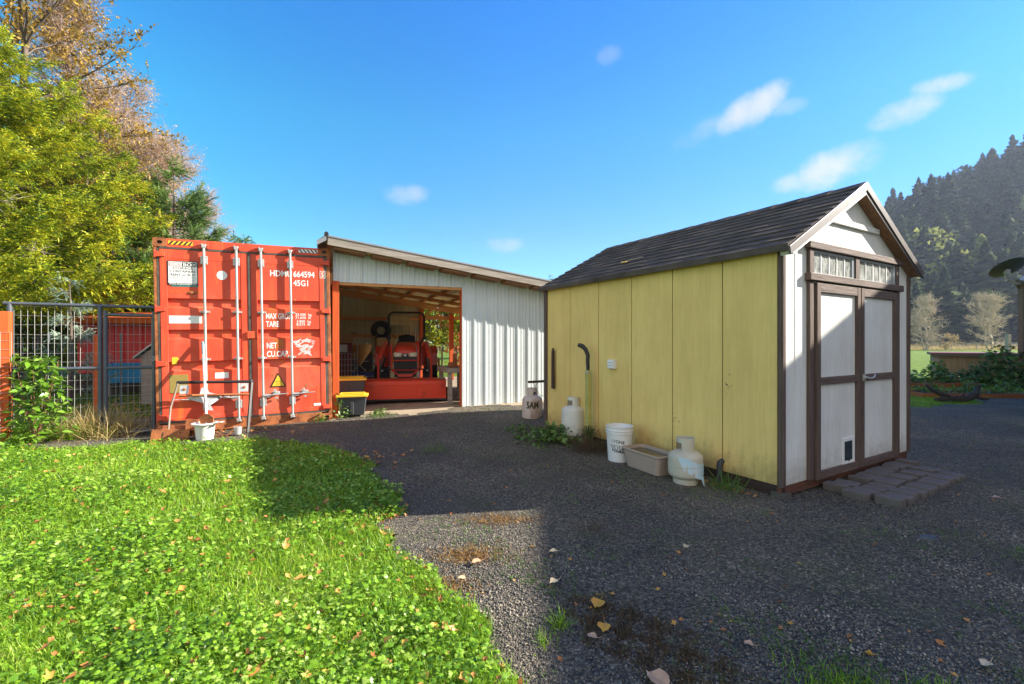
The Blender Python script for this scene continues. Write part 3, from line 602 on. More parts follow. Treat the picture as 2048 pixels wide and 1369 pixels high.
for i, (x, D) in enumerate(ROD):
    R_ = MB().tube([(x, -.052, .115), (x, -.052, 2.83)], .0185, 14).build('locking_rod', m_galv, D, smooth=True)
    for zc in (2.60, .38):
        mb = MB().obox((x, -.034, zc), .088, .044, .125)
        for dz in (-.045, .045):
            for dx in (-.034, .034): mb.tube([(x+dx, -.056, zc+dz), (x+dx, -.062, zc+dz)], .008, 6)
        mb.build('bearing_bracket', m_galv, R_, bevel=.006)
    for zc in (1.815, 1.09):
        mb = MB().box(x-.062, x+.062, -.05, -.012, zc-.014, zc+.014); mb.tube([(x, -.052, zc-.018), (x, -.052, zc+.018)], .028, 12)
        mb.build('rod_guide', m_galv, R_, bevel=.003)
    for zc, sg in ((2.81, 1), (.135, -1)):
        mb = MB().obox((x, -.058, zc), .055, .03, .05); mb.obox((x-.022, -.05, zc+sg*.022), .022, .035, .03); mb.obox((x+.024, -.05, zc+sg*.018), .022, .035, .028)
        mb.build('cam', m_galv, R_, bevel=.004)
        mb = MB().box(x-.065, x+.065, -.04, -.008, zc+sg*.008, zc+sg*.036); mb.obox((x-.05, -.03, zc), .02, .04, .06); mb.obox((x+.05, -.03, zc), .02, .04, .06); mb.build('cam_keeper', m_rust if sg < 0 else m_red, R_)
    sgn = 1 if i >= 2 else -1 if i == 1 else 1
    hl = {0: -.40, 1: -.30, 2: .36, 3: .34}[i]; z = .485+(.0 if i != 2 else -.0)
    mb = MB().tube([(x, -.066, z), (x+hl*.4, -.076, z+.008), (x+hl, -.090, z+.02)], [.014, .010, .008], 6); mb.obox((x+hl*.15, -.06, z), .10, .02, .05)
    mb.build('door_handle', m_galv, R_)
    if i >= 2:
        mb = MB().obox((x+.19, -.04, z+.035), .10, .05, .04); mb.obox((x+.17, -.07, z+.07), .035, .03, .05); mb.obox((x+.19, -.05, z-.045), .04, .03, .03); mb.tube([(x+.12, -.03, z+.045), (x+.24, -.03, z+.045)], .014, 8)
        mb.build('handle_catch', m_galv, D, bevel=.004)
    else:
        mb = MB().obox((x-.2*(1 if i == 0 else .8), -.04, z+.02), .08, .05, .05); mb.build('handle_catch', m_galv, D, bevel=.004)
# signs and markings
def plate(name, x0, x1, z0, z1, mat, par, y=-.013, t=.004): return MB().box(x0, x1, y-t, y, z0, z1).build(name, mat, par)
SG = MB().box(.170, .552, -.014, -.007, 2.215, 2.575).build('storage_sign', m_black, DL)
plate('sign_face', .183, .540, 2.243, 2.562, m_white, SG, -.0145, .002)
plate('pink_band', .190, .345, 2.492, 2.555, m_pink, SG, -.0167, .001)
text('word', 'DRY', .062, m_white, SG, (.205, -.0182, 2.500), sx=1.25, off=.001)
plate('black_band', .352, .535, 2.492, 2.555, m_black, SG, -.0167, .001)
text('word', 'BOX', .062, m_white, SG, (.362, -.0182, 2.500), sx=1.32, off=.001)
for s_, sz, z, m_, sx_ in [('STORAGE', .050, 2.450, m_ink, 1.15), ('CONTAINERS', .047, 2.404, m_ink, 1.08), ('RENT or BUY', .050, 2.350, m_ink, 1.05), ('1-866-DRY-BOXX', .045, 2.306, m_inkgrey, .92), ('379-2699', .042, 2.268, m_inkgrey, .95)]:
    text('word', s_, sz, m_, SG, (.362 if '379' not in s_ else .43, -.0168, z), sx=sx_, align='CENTER', off=.0005)
text('word', 'www.dryboxusa.com', .035, m_white, SG, (.361, -.0145, 2.219), sx=1.12, align='CENTER', off=.0005)
plate('teal_tape', .215, .553, 2.192, 2.214, m_teal, DL, -.005, .003)
text('faded_lettering', 'HYUNDAI', .09, m_orangep, DL, (.19, -.0045, 2.09), sx=.95)
MB().disc((.860, -.0065, 2.385), .070, 32).build('white_dot', m_white, DL)
plate('blank_label', .178, .590, 1.640, 1.755, m_white, DL, -.0045, .002)
plate('blank_label', .745, .925, .790, .880, m_white, DL, -.0045, .002)
plate('olive_plate', .172, .400, .600, .870, m_olive, DL, -.006, .006)
MB().add([(.205, -.0056, 1.03), (.265, -.0056, 1.03), (.27, -.0056, 1.08), (.292, -.0056, 1.10), (.275, -.0056, 1.135), (.205, -.0056, 1.135)], [(0, 1, 2, 3, 4, 5)]).build('yellow_patch', m_yellow, DL)
mb = MB(); mb.lathe([(.0, .02), (.03, .018), (.05, .0)], 9); mb.build('rust_blister', m_rust, DL, loc=(.475, -.004, 2.105), rot=(PI/2, 0, 0)).scale = (1.2, .6, 1)
for xx, zz, r_ in [(1.88, 2.03, .022), (.30, 1.47, .02), (2.02, .60, .03), (2.05, .45, .022), (1.60, .40, .016), (2.15, .78, .014), (1.53, .80, .016)]:
    mb = MB(); mb.add([(xx+r_*math.cos(a*PI/4)*(.8+.3*math.sin(a*2.3+xx*9)), -.0055, zz+r_*1.3*math.sin(a*PI/4)*(.8+.3*math.cos(a*3.1))) for a in range(8)], [tuple(range(8))]); mb.build('rust_spot', m_rust, DR if xx > 1.2 else DL)
for s_, sz, x, z, sx_ in [('HDMU', .135, 1.515, 2.408, .82), ('664594', .135, 1.858, 2.408, .80), ('45G1', .135, 1.858, 2.262, .80), ('MAX GROSS', .128, 1.448, 1.715, .56), ('TARE', .128, 1.450, 1.588, .62), ('NET', .128, 1.452, 1.240, .62), ('CU.CAP.', .128, 1.452, 1.105, .68)]:
    text('lettering', s_, sz, m_white, DR, (x, -.0055, z), sx=sx_, off=.0025)
for s_, z in (('32.500  kg', 1.768), ('71.650  lb', 1.717), (' 3.890  kg', 1.655), (' 8.575  lb', 1.606)):
    text('lettering', s_, .058, m_white, DR, (1.878, -.0055, z), sx=1.02, off=.0005)
text('lettering', '5', .115, m_white, DR, (2.281, -.0125, 2.420), sx=.8, off=.001)
mb = MB(); x0, x1, z0, z1 = 2.262, 2.345, 2.402, 2.522
for q in ((x0, x1, z0, z0+.006), (x0, x1, z1-.006, z1), (x0, x0+.006, z0, z1), (x1-.006, x1, z0, z1)): mb.box(q[0], q[1], -.0118, -.0105, q[2], q[3])
mb.build('check_digit_frame', m_white, DR)
plate('orange_patch', 1.575, 1.70, 1.235, 1.385, m_orangep, DR, -.0045, .001)
mb = MB(); rr = random.Random(3); m_spray = pmat('grey spray paint', (.56, .56, .54), (.42, .40, .38), 30, .6)
for i in range(26):
    cx_, cz_ = rr.uniform(1.90, 2.10), rr.uniform(1.14, 1.37); cx_ += (1.25-cz_)*.25; a = rr.uniform(-.9, .9); l_ = rr.uniform(.03, .075); th_ = rr.uniform(.010, .018)
    pts = []
    for k in range(12):
        t_ = 2*PI*k/12; px_, pz_ = l_*math.cos(t_), th_*math.sin(t_); pts.append((cx_+px_*math.cos(a)-pz_*math.sin(a), -.0048-.00004*i, cz_+px_*math.sin(a)+pz_*math.cos(a)))
    mb.add(pts, [tuple(range(12))])
mb.build('spray_paint_blotch', m_spray, DR)
text('lettering', 'kg', .05, m_white, DR, (2.12, -.0055, 1.335)); text('lettering', 'lb', .05, m_white, DR, (2.12, -.0055, 1.29))
TR = MB().prism([(1.494, .612), (1.728, .612), (1.607, .838)], -.010, -.0045).build('warning_triangle', m_black, DR)
MB().prism([(1.521, .628), (1.701, .628), (1.608, .806)], -.0115, -.0102).build('triangle_face', m_yellow, TR)
text('word', 'CAUTION', .022, m_ink, TR, (1.610, -.0118, .690), align='CENTER'); text('word', 'HEAVY', .022, m_ink, TR, (1.610, -.0118, .652), align='CENTER')
plate('blank_label', 2.135, 2.245, .265, .305, m_white, DR, -.008, .002)
def stripes(x0, x1, z0, z1, n, lean):
    b = MB().box(x0, x1, -.0065, -.0045, z0, z1).build('warning_stripes', m_yellow if lean > 0 else m_white, CON)
    mb = MB(); p = (x1-x0)/n
    for i in range(n):
        xa = x0+i*p; pl = [(xa, z0), (xa+p*.45, z0), (min(xa+p*.45+lean*.045, x1), z1), (xa+lean*.045, z1)] if lean > 0 else [(xa+.045, z0), (xa+.045+p*.4, z0), (xa+p*.4, z1), (xa, z1)]
        mb.prism(pl, -.0085, -.0067)
    mb.build('black_stripes', m_black, b)
stripes(.185, .49, 2.815, 2.872, 5, 1); stripes(1.945, 2.235, 2.815, 2.872, 5, -1)

# things leaning on the container --------------------------------------------
def con_pt(x, y, z): return CON.matrix_basis @ Vector((x, y, z))
FR = thing('metal_frame', 'rusty angle iron frame leaning against the container door, behind the white bucket', 'metal frame', tuple(con_pt(.20, -.46, -.03)), math.atan2(.434, .901))
LT = -.30
def fpt(x, z): return (x, z*.32, z)
mb = MB()
W_, H_ = .98, .80
mb.tube([fpt(.02, 0), fpt(.03, .45), fpt(.10, H_)], .014, 4); mb.build('upright', pmat('dull brown iron', (.20, .15, .11), (.10, .07, .05)), FR); MB().tube([fpt(W_+.02, .03), fpt(W_+.06, H_)], .022, 4).build('upright', m_black, FR)
MB().tube([fpt(.08, H_), fpt(W_+.08, H_-.02)], .022, 4).build('top_bar', m_black, FR)
MB().tube([fpt(.12, H_-.19), fpt(W_+.04, H_-.21)], .018, 4).build('cross_bar', m_rust, FR)
for x_ in (.16, W_-.06):
    mb = MB().obox(fpt(x_+.02, H_-.105), .11, .012, .13, 0, -.3); mb.build('corner_plate', m_galv, FR)
    mb = MB(); mb.lathe([(.0, .012), (.018, .01), (.022, 0)], 10); mb.build('bolt', m_rust, FR, loc=fpt(x_+.02, H_-.1), rot=(PI/2, 0, 0)).location.y -= .012
sh = thing('folded_metal_sheet', 'bent piece of pale sheet metal hanging behind the rusty frame', 'sheet metal', tuple(con_pt(.62, -.22, .50)), math.atan2(.434, .901))
SHT = MB().add([(-.30, .0, .02), (-.06, -.06, .16), (.12, -.03, .17), (.02, -.08, -.08), (.33, -.02, .10), (.16, -.10, -.13), (.05, -.12, -.24), (.22, -.09, -.26), (.38, .0, .03), (.06, .02, .30), (-.04, .0, .28)],
         [(0, 1, 3), (1, 2, 3), (2, 4, 3), (4, 5, 3), (5, 6, 3), (5, 7, 6), (4, 8, 5), (1, 10, 9, 2)]).build('sheet', pmat('dull grey sheet', (.42, .43, .44), (.3, .31, .32), 9, .5, .2), sh); SHT.scale = (.62, .8, .62)
P0 = con_pt(.44, -.60, 0); P1 = con_pt(.60, -.05, 1.36)
BU = thing('small_bucket', 'small white bucket full of dry leaves in front of the container', 'bucket', (-4.38, 6.56, gz(-4.4, 6.55)), 0)
MB().lathe([(.0, .004), (.10, .004), (.105, .0), (.125, .2), (.140, .225), (.165, .232), (.165, .245), (.135, .250), (.12, .235), (.115, .19), (.0, .19)], 28).build('pail', m_bucket, BU, smooth=True)
MB().add([(.14, -.05, .235), (.27, -.07, .26), (.26, .03, .255), (.15, .06, .238), (.14, -.05, .247), (.27, -.07, .268), (.26, .03, .263), (.15, .06, .25)], [(0, 1, 2, 3), (7, 6, 5, 4), (0, 4, 5, 1), (1, 5, 6, 2), (2, 6, 7, 3)]).build('rim_flap', m_bucket, BU)
q = litter('leaf_fill', rng.normal(0, .05, 26), rng.normal(0, .05, 26), rng.uniform(.02, .045, 26), rng.uniform(.2, .25, 26), 'x'); q.parent = BU; del q['label'], q['category'], q['kind']; q.location = (0, 0, 0)
SP = thing('shovel', 'long handled shovel with grey grip standing in the small white bucket', 'shovel', (-4.36, 6.57, gz(-4.4, 6.6)+.22))
top = P1-SP.location
MB().tube([(0, 0, 0), tuple(top*.84)], .017, 10).build('shaft', m_bucket, SP, smooth=True)
MB().tube([tuple(top*.84), tuple(top)], .020, 10).build('grip', pmat('grey blue grip', (.25, .33, .36)), SP, smooth=True)
MB().tube([(0, 0, -.02), tuple(top*.30)], .0185, 10).build('socket', pmat('faded pink plastic', (.55, .33, .33)), SP, smooth=True)
MB().prism([(-.09, -.05), (.09, -.05), (.10, .10), (.03, .15), (-.03, .15), (-.10, .10)], -.006, .006).build('blade', m_rust, SP)
RC = thing('rusty_channel', 'rusty steel channel with bolt holes lying at the left corner of the container', 'steel channel', (-4.80, 6.42, gz(-4.8, 6.4)+.0), .30)
mb = MB().box(-.22, .24, 0, .012, 0, .17); mb.box(-.22, .24, .0, .20, .17, .182); mb.box(-.22, .24, .19, .202, .182, .26); mb.build('channel', m_rust, RC, bevel=.003, rot=(-.28, .05, 0))
mb = MB()
for x_, z_ in ((-.02, .09), (.04, .095), (.15, .05), (.19, .06), (-.18, .03), (.13, .13)): mb.disc((x_, -.003, z_), .009, 10)
mb.box(-.085, -.075, -.004, -.001, .03, .14)
mb.build('bolt_holes', m_black, RC, rot=(-.28, .05, 0))
IR = thing('iron_scraps', 'heap of rusty wire and iron scraps behind the small bucket', 'scrap metal', tuple(con_pt(.62, -.34, -.02)))
mb = MB(); rr = random.Random(8)
for i in range(16):
    a = rr.uniform(0, 6.28); r_ = rr.uniform(.07, .22); cx_, cy_ = rr.uniform(-.15, .35), rr.uniform(-.08, .1); z_ = rr.uniform(.02, .15)
    mb.tube([(cx_+r_*math.cos(a+t_), cy_+r_*.6*math.sin(a+t_), z_+.05*math.sin(t_*2+i)) for t_ in (0, .6, 1.2, 1.9, 2.6)], .005, 5)
mb.build('wire', m_rust, IR); MB().obox((-.12, -.05, .13), .16, .03, .24, .3, -.2).obox((.14, -.06, .12), .14, .012, .22, -.5, .2).build('iron_plates', m_rust, IR)
MB().lathe([(0, 0), (.05, 0), (.055, .11), (.0, .11)], 16, (.50, .02, .02)).build('can', m_galv, IR, smooth=True)

# ------------------------------------------------------------------ wire gate and fence
def gpt(t): return Vector((-6.88+(-5.36+6.88)*t, 6.30+(7.02-6.30)*t, 0))
d_ = (gpt(1)-gpt(0)); GL = d_.length; ga = math.atan2(d_.y, d_.x)
FN = thing('wire_fence', 'fixed panel of grey pipe and welded wire mesh left of the gate', 'fence', tuple(gpt(0)+Vector((0, 0, .0))), ga)
H_ = 1.93
r1, r2 = .024, .028
xg = GL*.605
mb = MB().tube([(-.06, 0, H_), (GL+.02, 0, H_-.005)], r1, 12); mb.build('top_rail', m_fence, FN, smooth=True)
for x_ in (0, xg-.055): MB().tube([(x_, 0, 0), (x_, 0, H_)], r2, 12).build('post', m_fence, FN, smooth=True)
MB().tube([(0, 0, 1.02), (xg-.055, 0, 1.02)], r1, 12).build('middle_rail', m_fence, FN, smooth=True)
MB().tube([(GL, 0, 0), (GL, 0, H_)], r2, 12).build('post', m_fence, FN, smooth=True)
def mesh_wire(x0, x1, z0, z1, y, px=.07, pz=.13):
    mb = MB(); k = int((x1-x0)/px)
    for i in range(k+1): x_ = x0+(x1-x0)*i/k; mb.tube([(x_, y, z0), (x_+.004*math.sin(i*3), y+.004*math.sin(i*5), (z0+z1)/2), (x_, y, z1)], .0024, 4, False)
    k = int((z1-z0)/pz)
    for i in range(k+1): z_ = z0+(z1-z0)*i/k; mb.tube([(x0, y+.004, z_), ((x0+x1)/2, y+.008, z_+.008*math.sin(i*2.7)), (x1, y+.004, z_)], .0024, 4, False)
    return mb
mesh_wire(.03, xg-.07, .06, H_-.03, .03).build('wire_mesh', m_wire, FN)
GT = thing('wire_gate', 'grey pipe gate with welded wire mesh beside the container', 'gate', tuple(gpt(.605)), ga)
gw = GL-xg-.04
mb = MB()
for x_ in (.01, gw-.04): mb.tube([(x_, -.01, .05), (x_, -.01, 1.86)], r2, 12)
for z_ in (.06, 1.02, 1.80): mb.tube([(.01, -.01, z_), (gw-.04, -.01, z_)], r1, 12)
mb.build('gate_frame', m_fence, GT, smooth=True)
mesh_wire(.05, gw-.08, .09, 1.78, .02, .066, .125).build('wire_mesh', m_wire, GT)
mb = MB().tube([(gw-.06, -.05, 1.13), (gw-.02, -.09, 1.12), (gw+.0, -.09, 1.17), (gw-.05, -.05, 1.18)], .008, 6); mb.tube([(gw-.05, -.03, 1.15), (gw+.05, -.03, 1.15)], .012, 6); mb.build('latch', m_galv, GT)
OP = thing('fence_post', 'square orange stained wooden post at the left end of the wire fence', 'post', (-6.83, 6.17, -.02), ga+.15)
MB().box(-.075, .075, -.075, .075, 0, 1.83).build('timber', m_redpost, OP, bevel=.006)
mesh_wire(-1.6, .1, .05, 1.55, -.09, .10, .11).build('wire_mesh', m_wire, OP)
for (x_, y_, h_, lb) in ((-8.35, 9.3, 1.55, 'orange stained wooden post inside the dog run behind the wire fence'),):
    p = thing('fence_post', lb, 'post', (x_, y_, 0), .3); MB().box(-.065, .065, -.065, .065, 0, h_).build('timber', m_redpost, p, bevel=.006)
BF = thing('wire_fence', 'far wire fence on thin dark stakes at the back of the dog run', 'fence', (-13, 9.8, 0), .05)
mesh_wire(0, 4.6, .05, 1.5, 0, .1, .2).build('wire_mesh', m_fence, BF)
for i in range(4): MB().tube([(i*1.5, -.02, 0), (i*1.5, -.02, 1.6)], .02, 6).build('stake', m_fence, BF)

# red barn behind the gate
BN = thing('red_barn', 'long low red metal barn with pale roof edge behind the wire gate', 'barn', (-11.9, 12.6, 0), .10)
mb = MB(); pr = []; x_ = 0
while x_ < 5.2: pr += [(x_, 0), (x_+.18, 0), (x_+.195, -.025), (x_+.225, -.025), (x_+.24, 0)]; x_ += .24
n = len(pr); mb.v += [(a, b, .55) for a, b in pr]+[(a, b, 2.0) for a, b in pr]; mb.f += [(i, i+1, n+i+1, n+i) for i in range(n-1)]
mb.box(0, x_, .01, 2.0, 0, 1.99); mb.build('wall', m_barn, BN)
MB().add([(-.3, -.35, 2.0), (x_+.3, -.35, 2.0), (x_+.3, 2.2, 2.3), (-.3, 2.2, 2.3), (-.3, -.35, 2.06), (x_+.3, -.35, 2.06), (x_+.3, 2.2, 2.36), (-.3, 2.2, 2.36)], [(0, 3, 2, 1), (4, 5, 6, 7), (0, 1, 5, 4), (1, 2, 6, 5), (2, 3, 7, 6), (3, 0, 4, 7)]).build('roof', m_redpost, BN)
MB().box(-.3, x_+.3, -.38, -.352, 1.90, 2.06).build('fascia', m_redpost, BN)
MB().box(-.01, x_, -.04, -.026, .0, .54).build('plinth', m_skirt, BN)
DH = thing('dog_house', 'grey wooden dog house with pitched roof behind the gate', 'dog house', (-7.92, 10.4, 0), .35); DH.scale = (.85, .85, .95)
MB().prism([(-.45, 0), (.45, 0), (.45, 1.15), (0, 1.5), (-.45, 1.15)], 0, .9).build('wall', m_greywood, DH)
mb = MB()
for s_ in (-1, 1): mb.add([(0, -.1, 1.56), (s_*.6, -.1, 1.08), (s_*.6, 1.0, 1.08), (0, 1.0, 1.56), (0, -.1, 1.60), (s_*.6, -.1, 1.12), (s_*.6, 1.0, 1.12), (0, 1.0, 1.60)], [(0, 1, 2, 3), (4, 7, 6, 5), (0, 4, 5, 1), (1, 5, 6, 2), (2, 6, 7, 3)])
mb.build('roof', m_galv, DH)
BT = thing('blue_trough', 'blue plastic trough in front of the red barn', 'trough', (-9.7, 12.0, 0), .1)
mb = MB(); mb.add([(-.8, -.25, .35), (.8, -.25, .35), (.8, .25, .35), (-.8, .25, .35), (-.9, -.32, .85), (.9, -.32, .85), (.9, .32, .85), (-.9, .32, .85)], [(0, 3, 2, 1), (0, 1, 5, 4), (1, 2, 6, 5), (2, 3, 7, 6), (3, 0, 4, 7)]); mb.build('basin', pmat('blue plastic', (.02, .20, .42)), BT, bevel=.02)
MB().box(-.7, -.6, -.2, .2, 0, .36).box(.6, .7, -.2, .2, 0, .36).build('stand', m_greywood, BT)
x = rng.uniform(-9.5, -5.6, 700); y = rng.uniform(7.2, 12, 700)
litter('leaf_litter', x, y, rng.uniform(.03, .07, 700), .03, 'dark fallen leaves covering the ground inside the dog run')

# ------------------------------------------------------------------ carport
CA = math.atan2(.375, .927)
CP = thing('carport', 'open pole carport with pale steel siding and a low sloped roof beside the red container', 'carport', (-3.12, 8.0, 0), CA)
def cw(s, v, z=0):
    return Vector((-3.12+.927*s-.375*v, 8.0+.375*s+.927*v, z))
def roofz(s): return 3.03-.132*s
SE, VE = 5.6, 6.6
def ribbed(poly_fn, s0, s1, rib=.229, y=0, sgn=-1, mat=None, name='siding', d=.020, par=None, minor=True):
    """ribbed steel panel; poly_fn(s) -> (bottom, top)"""
    pr = []; s = s0
    while s < s1-1e-6:
        for a, dy in ((0, 0), (.012, d), (.034, d), (.046, 0), (.095, 0), (.101, .004), (.113, .004), (.119, 0), (.160, 0), (.166, .004), (.178, .004), (.184, 0)):
            if s+a < s1: pr.append((s+a, y+sgn*dy))
        s += rib
    pr.append((s1, y)); n = len(pr); mb = MB()
    mb.v = [(a, b, poly_fn(a)[0]) for a, b in pr]+[(a, b, poly_fn(a)[1]) for a, b in pr]
    mb.f = [(i, i+1, n+i+1, n+i) for i in range(n-1)]
    return mb.build(name, mat or m_metalwall, par or CP)
gb = lambda s: .10+.018*s
ribbed(lambda s: (2.45, roofz(s)), .0, 2.325)
ribbed(lambda s: (gb(s)-.02, roofz(s)), 2.325, SE)
MB().box(2.322, 2.362, -.024, .002, .1, 2.44).build('corner_trim', m_metalwall, CP)
# screws on the siding
mb = MB()
for s_ in np.arange(2.44, SE, .229):
    for z_ in (.35, 1.0, 1.6, 2.2): mb.lathe([(.007, 0), (.006, .005), (0, .006)], 6, (0, 0, 0)); k = len(mb.v)-18; mb.v[k:] = [(s_+v_[0], -.001-v_[2], z_+v_[1]) for v_ in mb.v[k:]]
o = mb.build('siding_screws', m_galv, CP); o['kind'] = 'stuff'
MB().box(-.005, .105, -.06, .08, 0, 2.46).build('post', m_redpost, CP, bevel=.005)
MB().box(2.315, 2.40, .004, .14, 0, 2.60).build('post', m_redpost, CP, bevel=.005)
for s_, v_ in ((2.75, VE-.1), (3.75, VE-.1), (SE-.1, VE-.1), (.05, VE-.1), (.0, 3.3), (SE-.1, 3.3), (SE-.1, .1)):
    MB().box(s_, s_+.13, v_, v_+.13, 0, roofz(s_)-.18).build('post', m_redpost, CP)
MB().box(-.05, 2.40, .006, .05, 2.40, 2.60).build('header', m_beam, CP)
MB().add([(0, .008, roofz(0)-.24), (SE, .008, roofz(SE)-.24), (SE, .05, roofz(SE)-.24), (0, .05, roofz(0)-.24), (0, .008, roofz(0)-.005), (SE, .008, roofz(SE)-.005), (SE, .05, roofz(SE)-.005), (0, .05, roofz(0)-.005)], [(0, 3, 2, 1), (4, 5, 6, 7), (0, 1, 5, 4), (1, 2, 6, 5), (2, 3, 7, 6), (3, 0, 4, 7)]).build('rafter', m_beam, CP)
for v_ in (1.2, 2.7, 4.2, 5.6, VE-.02):
    zb = .12
    MB().add([(-.05, v_, roofz(0)-zb-.02), (SE, v_, roofz(SE)-zb-.02), (SE, v_+.045, roofz(SE)-zb-.02), (-.05, v_+.045, roofz(0)-zb-.02), (-.05, v_, roofz(0)-.05), (SE, v_, roofz(SE)-.05), (SE, v_+.045, roofz(SE)-.05), (-.05, v_+.045, roofz(0)-.05)], [(0, 3, 2, 1), (4, 5, 6, 7), (0, 1, 5, 4), (1, 2, 6, 5), (2, 3, 7, 6), (3, 0, 4, 7)]).build('rafter', m_beam, CP)
for s_ in np.arange(.15, SE, .62):
    MB().box(s_, s_+.09, .06, VE, roofz(s_)-.052, roofz(s_)-.008).build('purlin', m_beam, CP)
RZ = lambda s: roofz(s)+.012
pr = []; v_ = -.30
mb = MB()
mb.add([(-.10, -.36, RZ(-.1)), (SE+.3, -.36, RZ(SE+.3)), (SE+.3, VE+.25, RZ(SE+.3)), (-.10, VE+.25, RZ(-.1))], [(0, 1, 2, 3)]); mb.build('roof_underside', m_metalin, CP)
mb = MB()
mb.add([(-.10, -.37, RZ(-.1)+.10), (SE+.3, -.37, RZ(SE+.3)+.10), (SE+.3, VE+.25, RZ(SE+.3)+.10), (-.10, VE+.25, RZ(-.1)+.10), (-.10, -.37, RZ(-.1)+.125), (SE+.3, -.37, RZ(SE+.3)+.125), (SE+.3, VE+.25, RZ(SE+.3)+.125), (-.10, VE+.25, RZ(-.1)+.125)], [(0, 3, 2, 1), (4, 5, 6, 7), (0, 1, 5, 4), (1, 2, 6, 5), (2, 3, 7, 6), (3, 0, 4, 7)])
RF = mb.build('roof', m_roofmetal, CP)
mb = MB(); mb.add([(-.10, -.37, RZ(-.1)+.03), (-.24, -.37, RZ(-.1)-.05), (-.24, VE+.25, RZ(-.1)-.05), (-.10, VE+.25, RZ(-.1)+.03), (-.10, -.37, RZ(-.1)+.125), (-.25, -.37, RZ(-.1)+.02), (-.25, VE+.25, RZ(-.1)+.02), (-.10, VE+.25, RZ(-.1)+.125)], [(0, 3, 2, 1), (4, 5, 6, 7), (0, 1, 5, 4), (1, 2, 6, 5), (2, 3, 7, 6), (3, 0, 4, 7)])
mb.build('left_roof_slope', m_roofmetal, CP)
MB().tube([(-.10, -.40, RZ(-.1)+.135), (-.10, VE+.25, RZ(-.1)+.135)], .035, 8).build('ridge_cap', m_black, CP)
# rake fascia board, weathered, with blocking behind
zt = lambda s: RZ(s)+.098
MB().add([(-.08, -.36, zt(-.08)-.13), (SE+.3, -.36, zt(SE+.3)-.13), (SE+.3, -.32, zt(SE+.3)-.13), (-.08, -.32, zt(-.08)-.13), (-.08, -.36, zt(-.08)), (SE+.3, -.36, zt(SE+.3)), (SE+.3, -.32, zt(SE+.3)), (-.08, -.32, zt(-.08))], [(0, 3, 2, 1), (4, 5, 6, 7), (0, 1, 5, 4), (1, 2, 6, 5), (2, 3, 7, 6), (3, 0, 4, 7)]).build('fascia_board', m_greywood, CP)
for s_ in np.arange(.02, SE, .62): MB().add([(s_, -.318, RZ(s_)-.075), (s_+.50, -.318, RZ(s_+.5)-.075), (s_+.50, -.0, RZ(s_+.5)-.075), (s_, 0, RZ(s_)-.075), (s_, -.318, RZ(s_)-.01), (s_+.50, -.318, RZ(s_+.5)-.01), (s_+.50, -.0, RZ(s_+.5)-.01), (s_, 0, RZ(s_)-.01)], [(0, 3, 2, 1), (4, 5, 6, 7), (0, 1, 5, 4), (1, 2, 6, 5), (2, 3, 7, 6), (3, 0, 4, 7)]).build('lookout', m_look, CP)
# back wall, left part, with girts
ribbed(lambda s: (.15, roofz(s)-.0), -.1, 2.8, y=VE+.05, mat=m_metalback)
for z_ in (.9, 1.55, 2.1): MB().box(.1, 2.75, VE-.04, VE+.02, z_, z_+.09).build('girt', m_beam, CP)
mb = MB(); mb.add([(-.10, 0, 0), (-.10, VE, 0), (-.10, VE, 2.85), (-.10, 0, 2.85)], [(0, 1, 2, 3)]); mb.build('left_wall', m_metalback, CP)
def side(s_):
    pr = []; v_ = .2
    while v_ < 3.4: pr += [(s_, v_), (s_+.02, v_+.012), (s_+.02, v_+.034), (s_, v_+.046)]; v_ += .229
    n = len(pr); mb = MB(); mb.v = [(a, b, .1) for a, b in pr]+[(a, b, roofz(s_)-.05) for a, b in pr]; mb.f = [(i, i+1, n+i+1, n+i) for i in range(n-1)]; return mb.build('side_wall', m_metalwall, CP)
side(SE+.02)
MB().box(2.86, SE, VE+.02, VE+.06, roofz(3.5)-.42, roofz(SE)-.02).build('back_beam', m_beam, CP)
MB().add([(2.75, VE-.1, 2.2), (2.8, VE-.1, 2.2), (3.2, VE-.1, 2.45), (3.12, VE-.1, 2.48)], [(0, 1, 2, 3)]).build('brace', m_beam, CP)

m_dirt = pmat('dry packed dirt', (.40, .32, .22), (.27, .21, .145), 5, .95, 0, .8, 60, dirt=(.16, .13, .09), dscale=3, dlo=.5, dhi=.75)
sv = np.arange(-.1, SE+1.2, .15); vv = np.arange(-.42, VE+1.6, .15); S2, V2 = np.meshgrid(sv, vv)
PX = -3.12+.927*S2-.375*V2; PY = 8.0+.375*S2+.927*V2; PV = np.stack([PX, PY, g(PX, PY)+.018], -1).reshape(-1, 3); I = np.arange(PV.shape[0]).reshape(S2.shape)
PF = np.stack([I[:-1, :-1], I[:-1, 1:], I[1:, 1:], I[1:, :-1]], -1).reshape(-1, 4); fc = PV[PF].mean(1)
ss_ = (fc[:, 0]+3.12)*.927+(fc[:, 1]-8)*.375; vv_ = -(fc[:, 0]+3.12)*.375+(fc[:, 1]-8)*.927
PF = PF[vv_ > -.18+.16*np.sin(ss_*3.1)+.08*np.sin(ss_*9)]
tag(fastmesh('dirt_floor', PV, PF, m_dirt), kind='structure')

# ------------------------------------------------------------------ tractor
TP = cw(1.41, 1.15, .17)
TT = thing('tractor', 'red compact tractor with front loader and black roll bar parked in the carport', 'tractor', tuple(TP), CA-.18); TT.scale = (1, 1, .91)
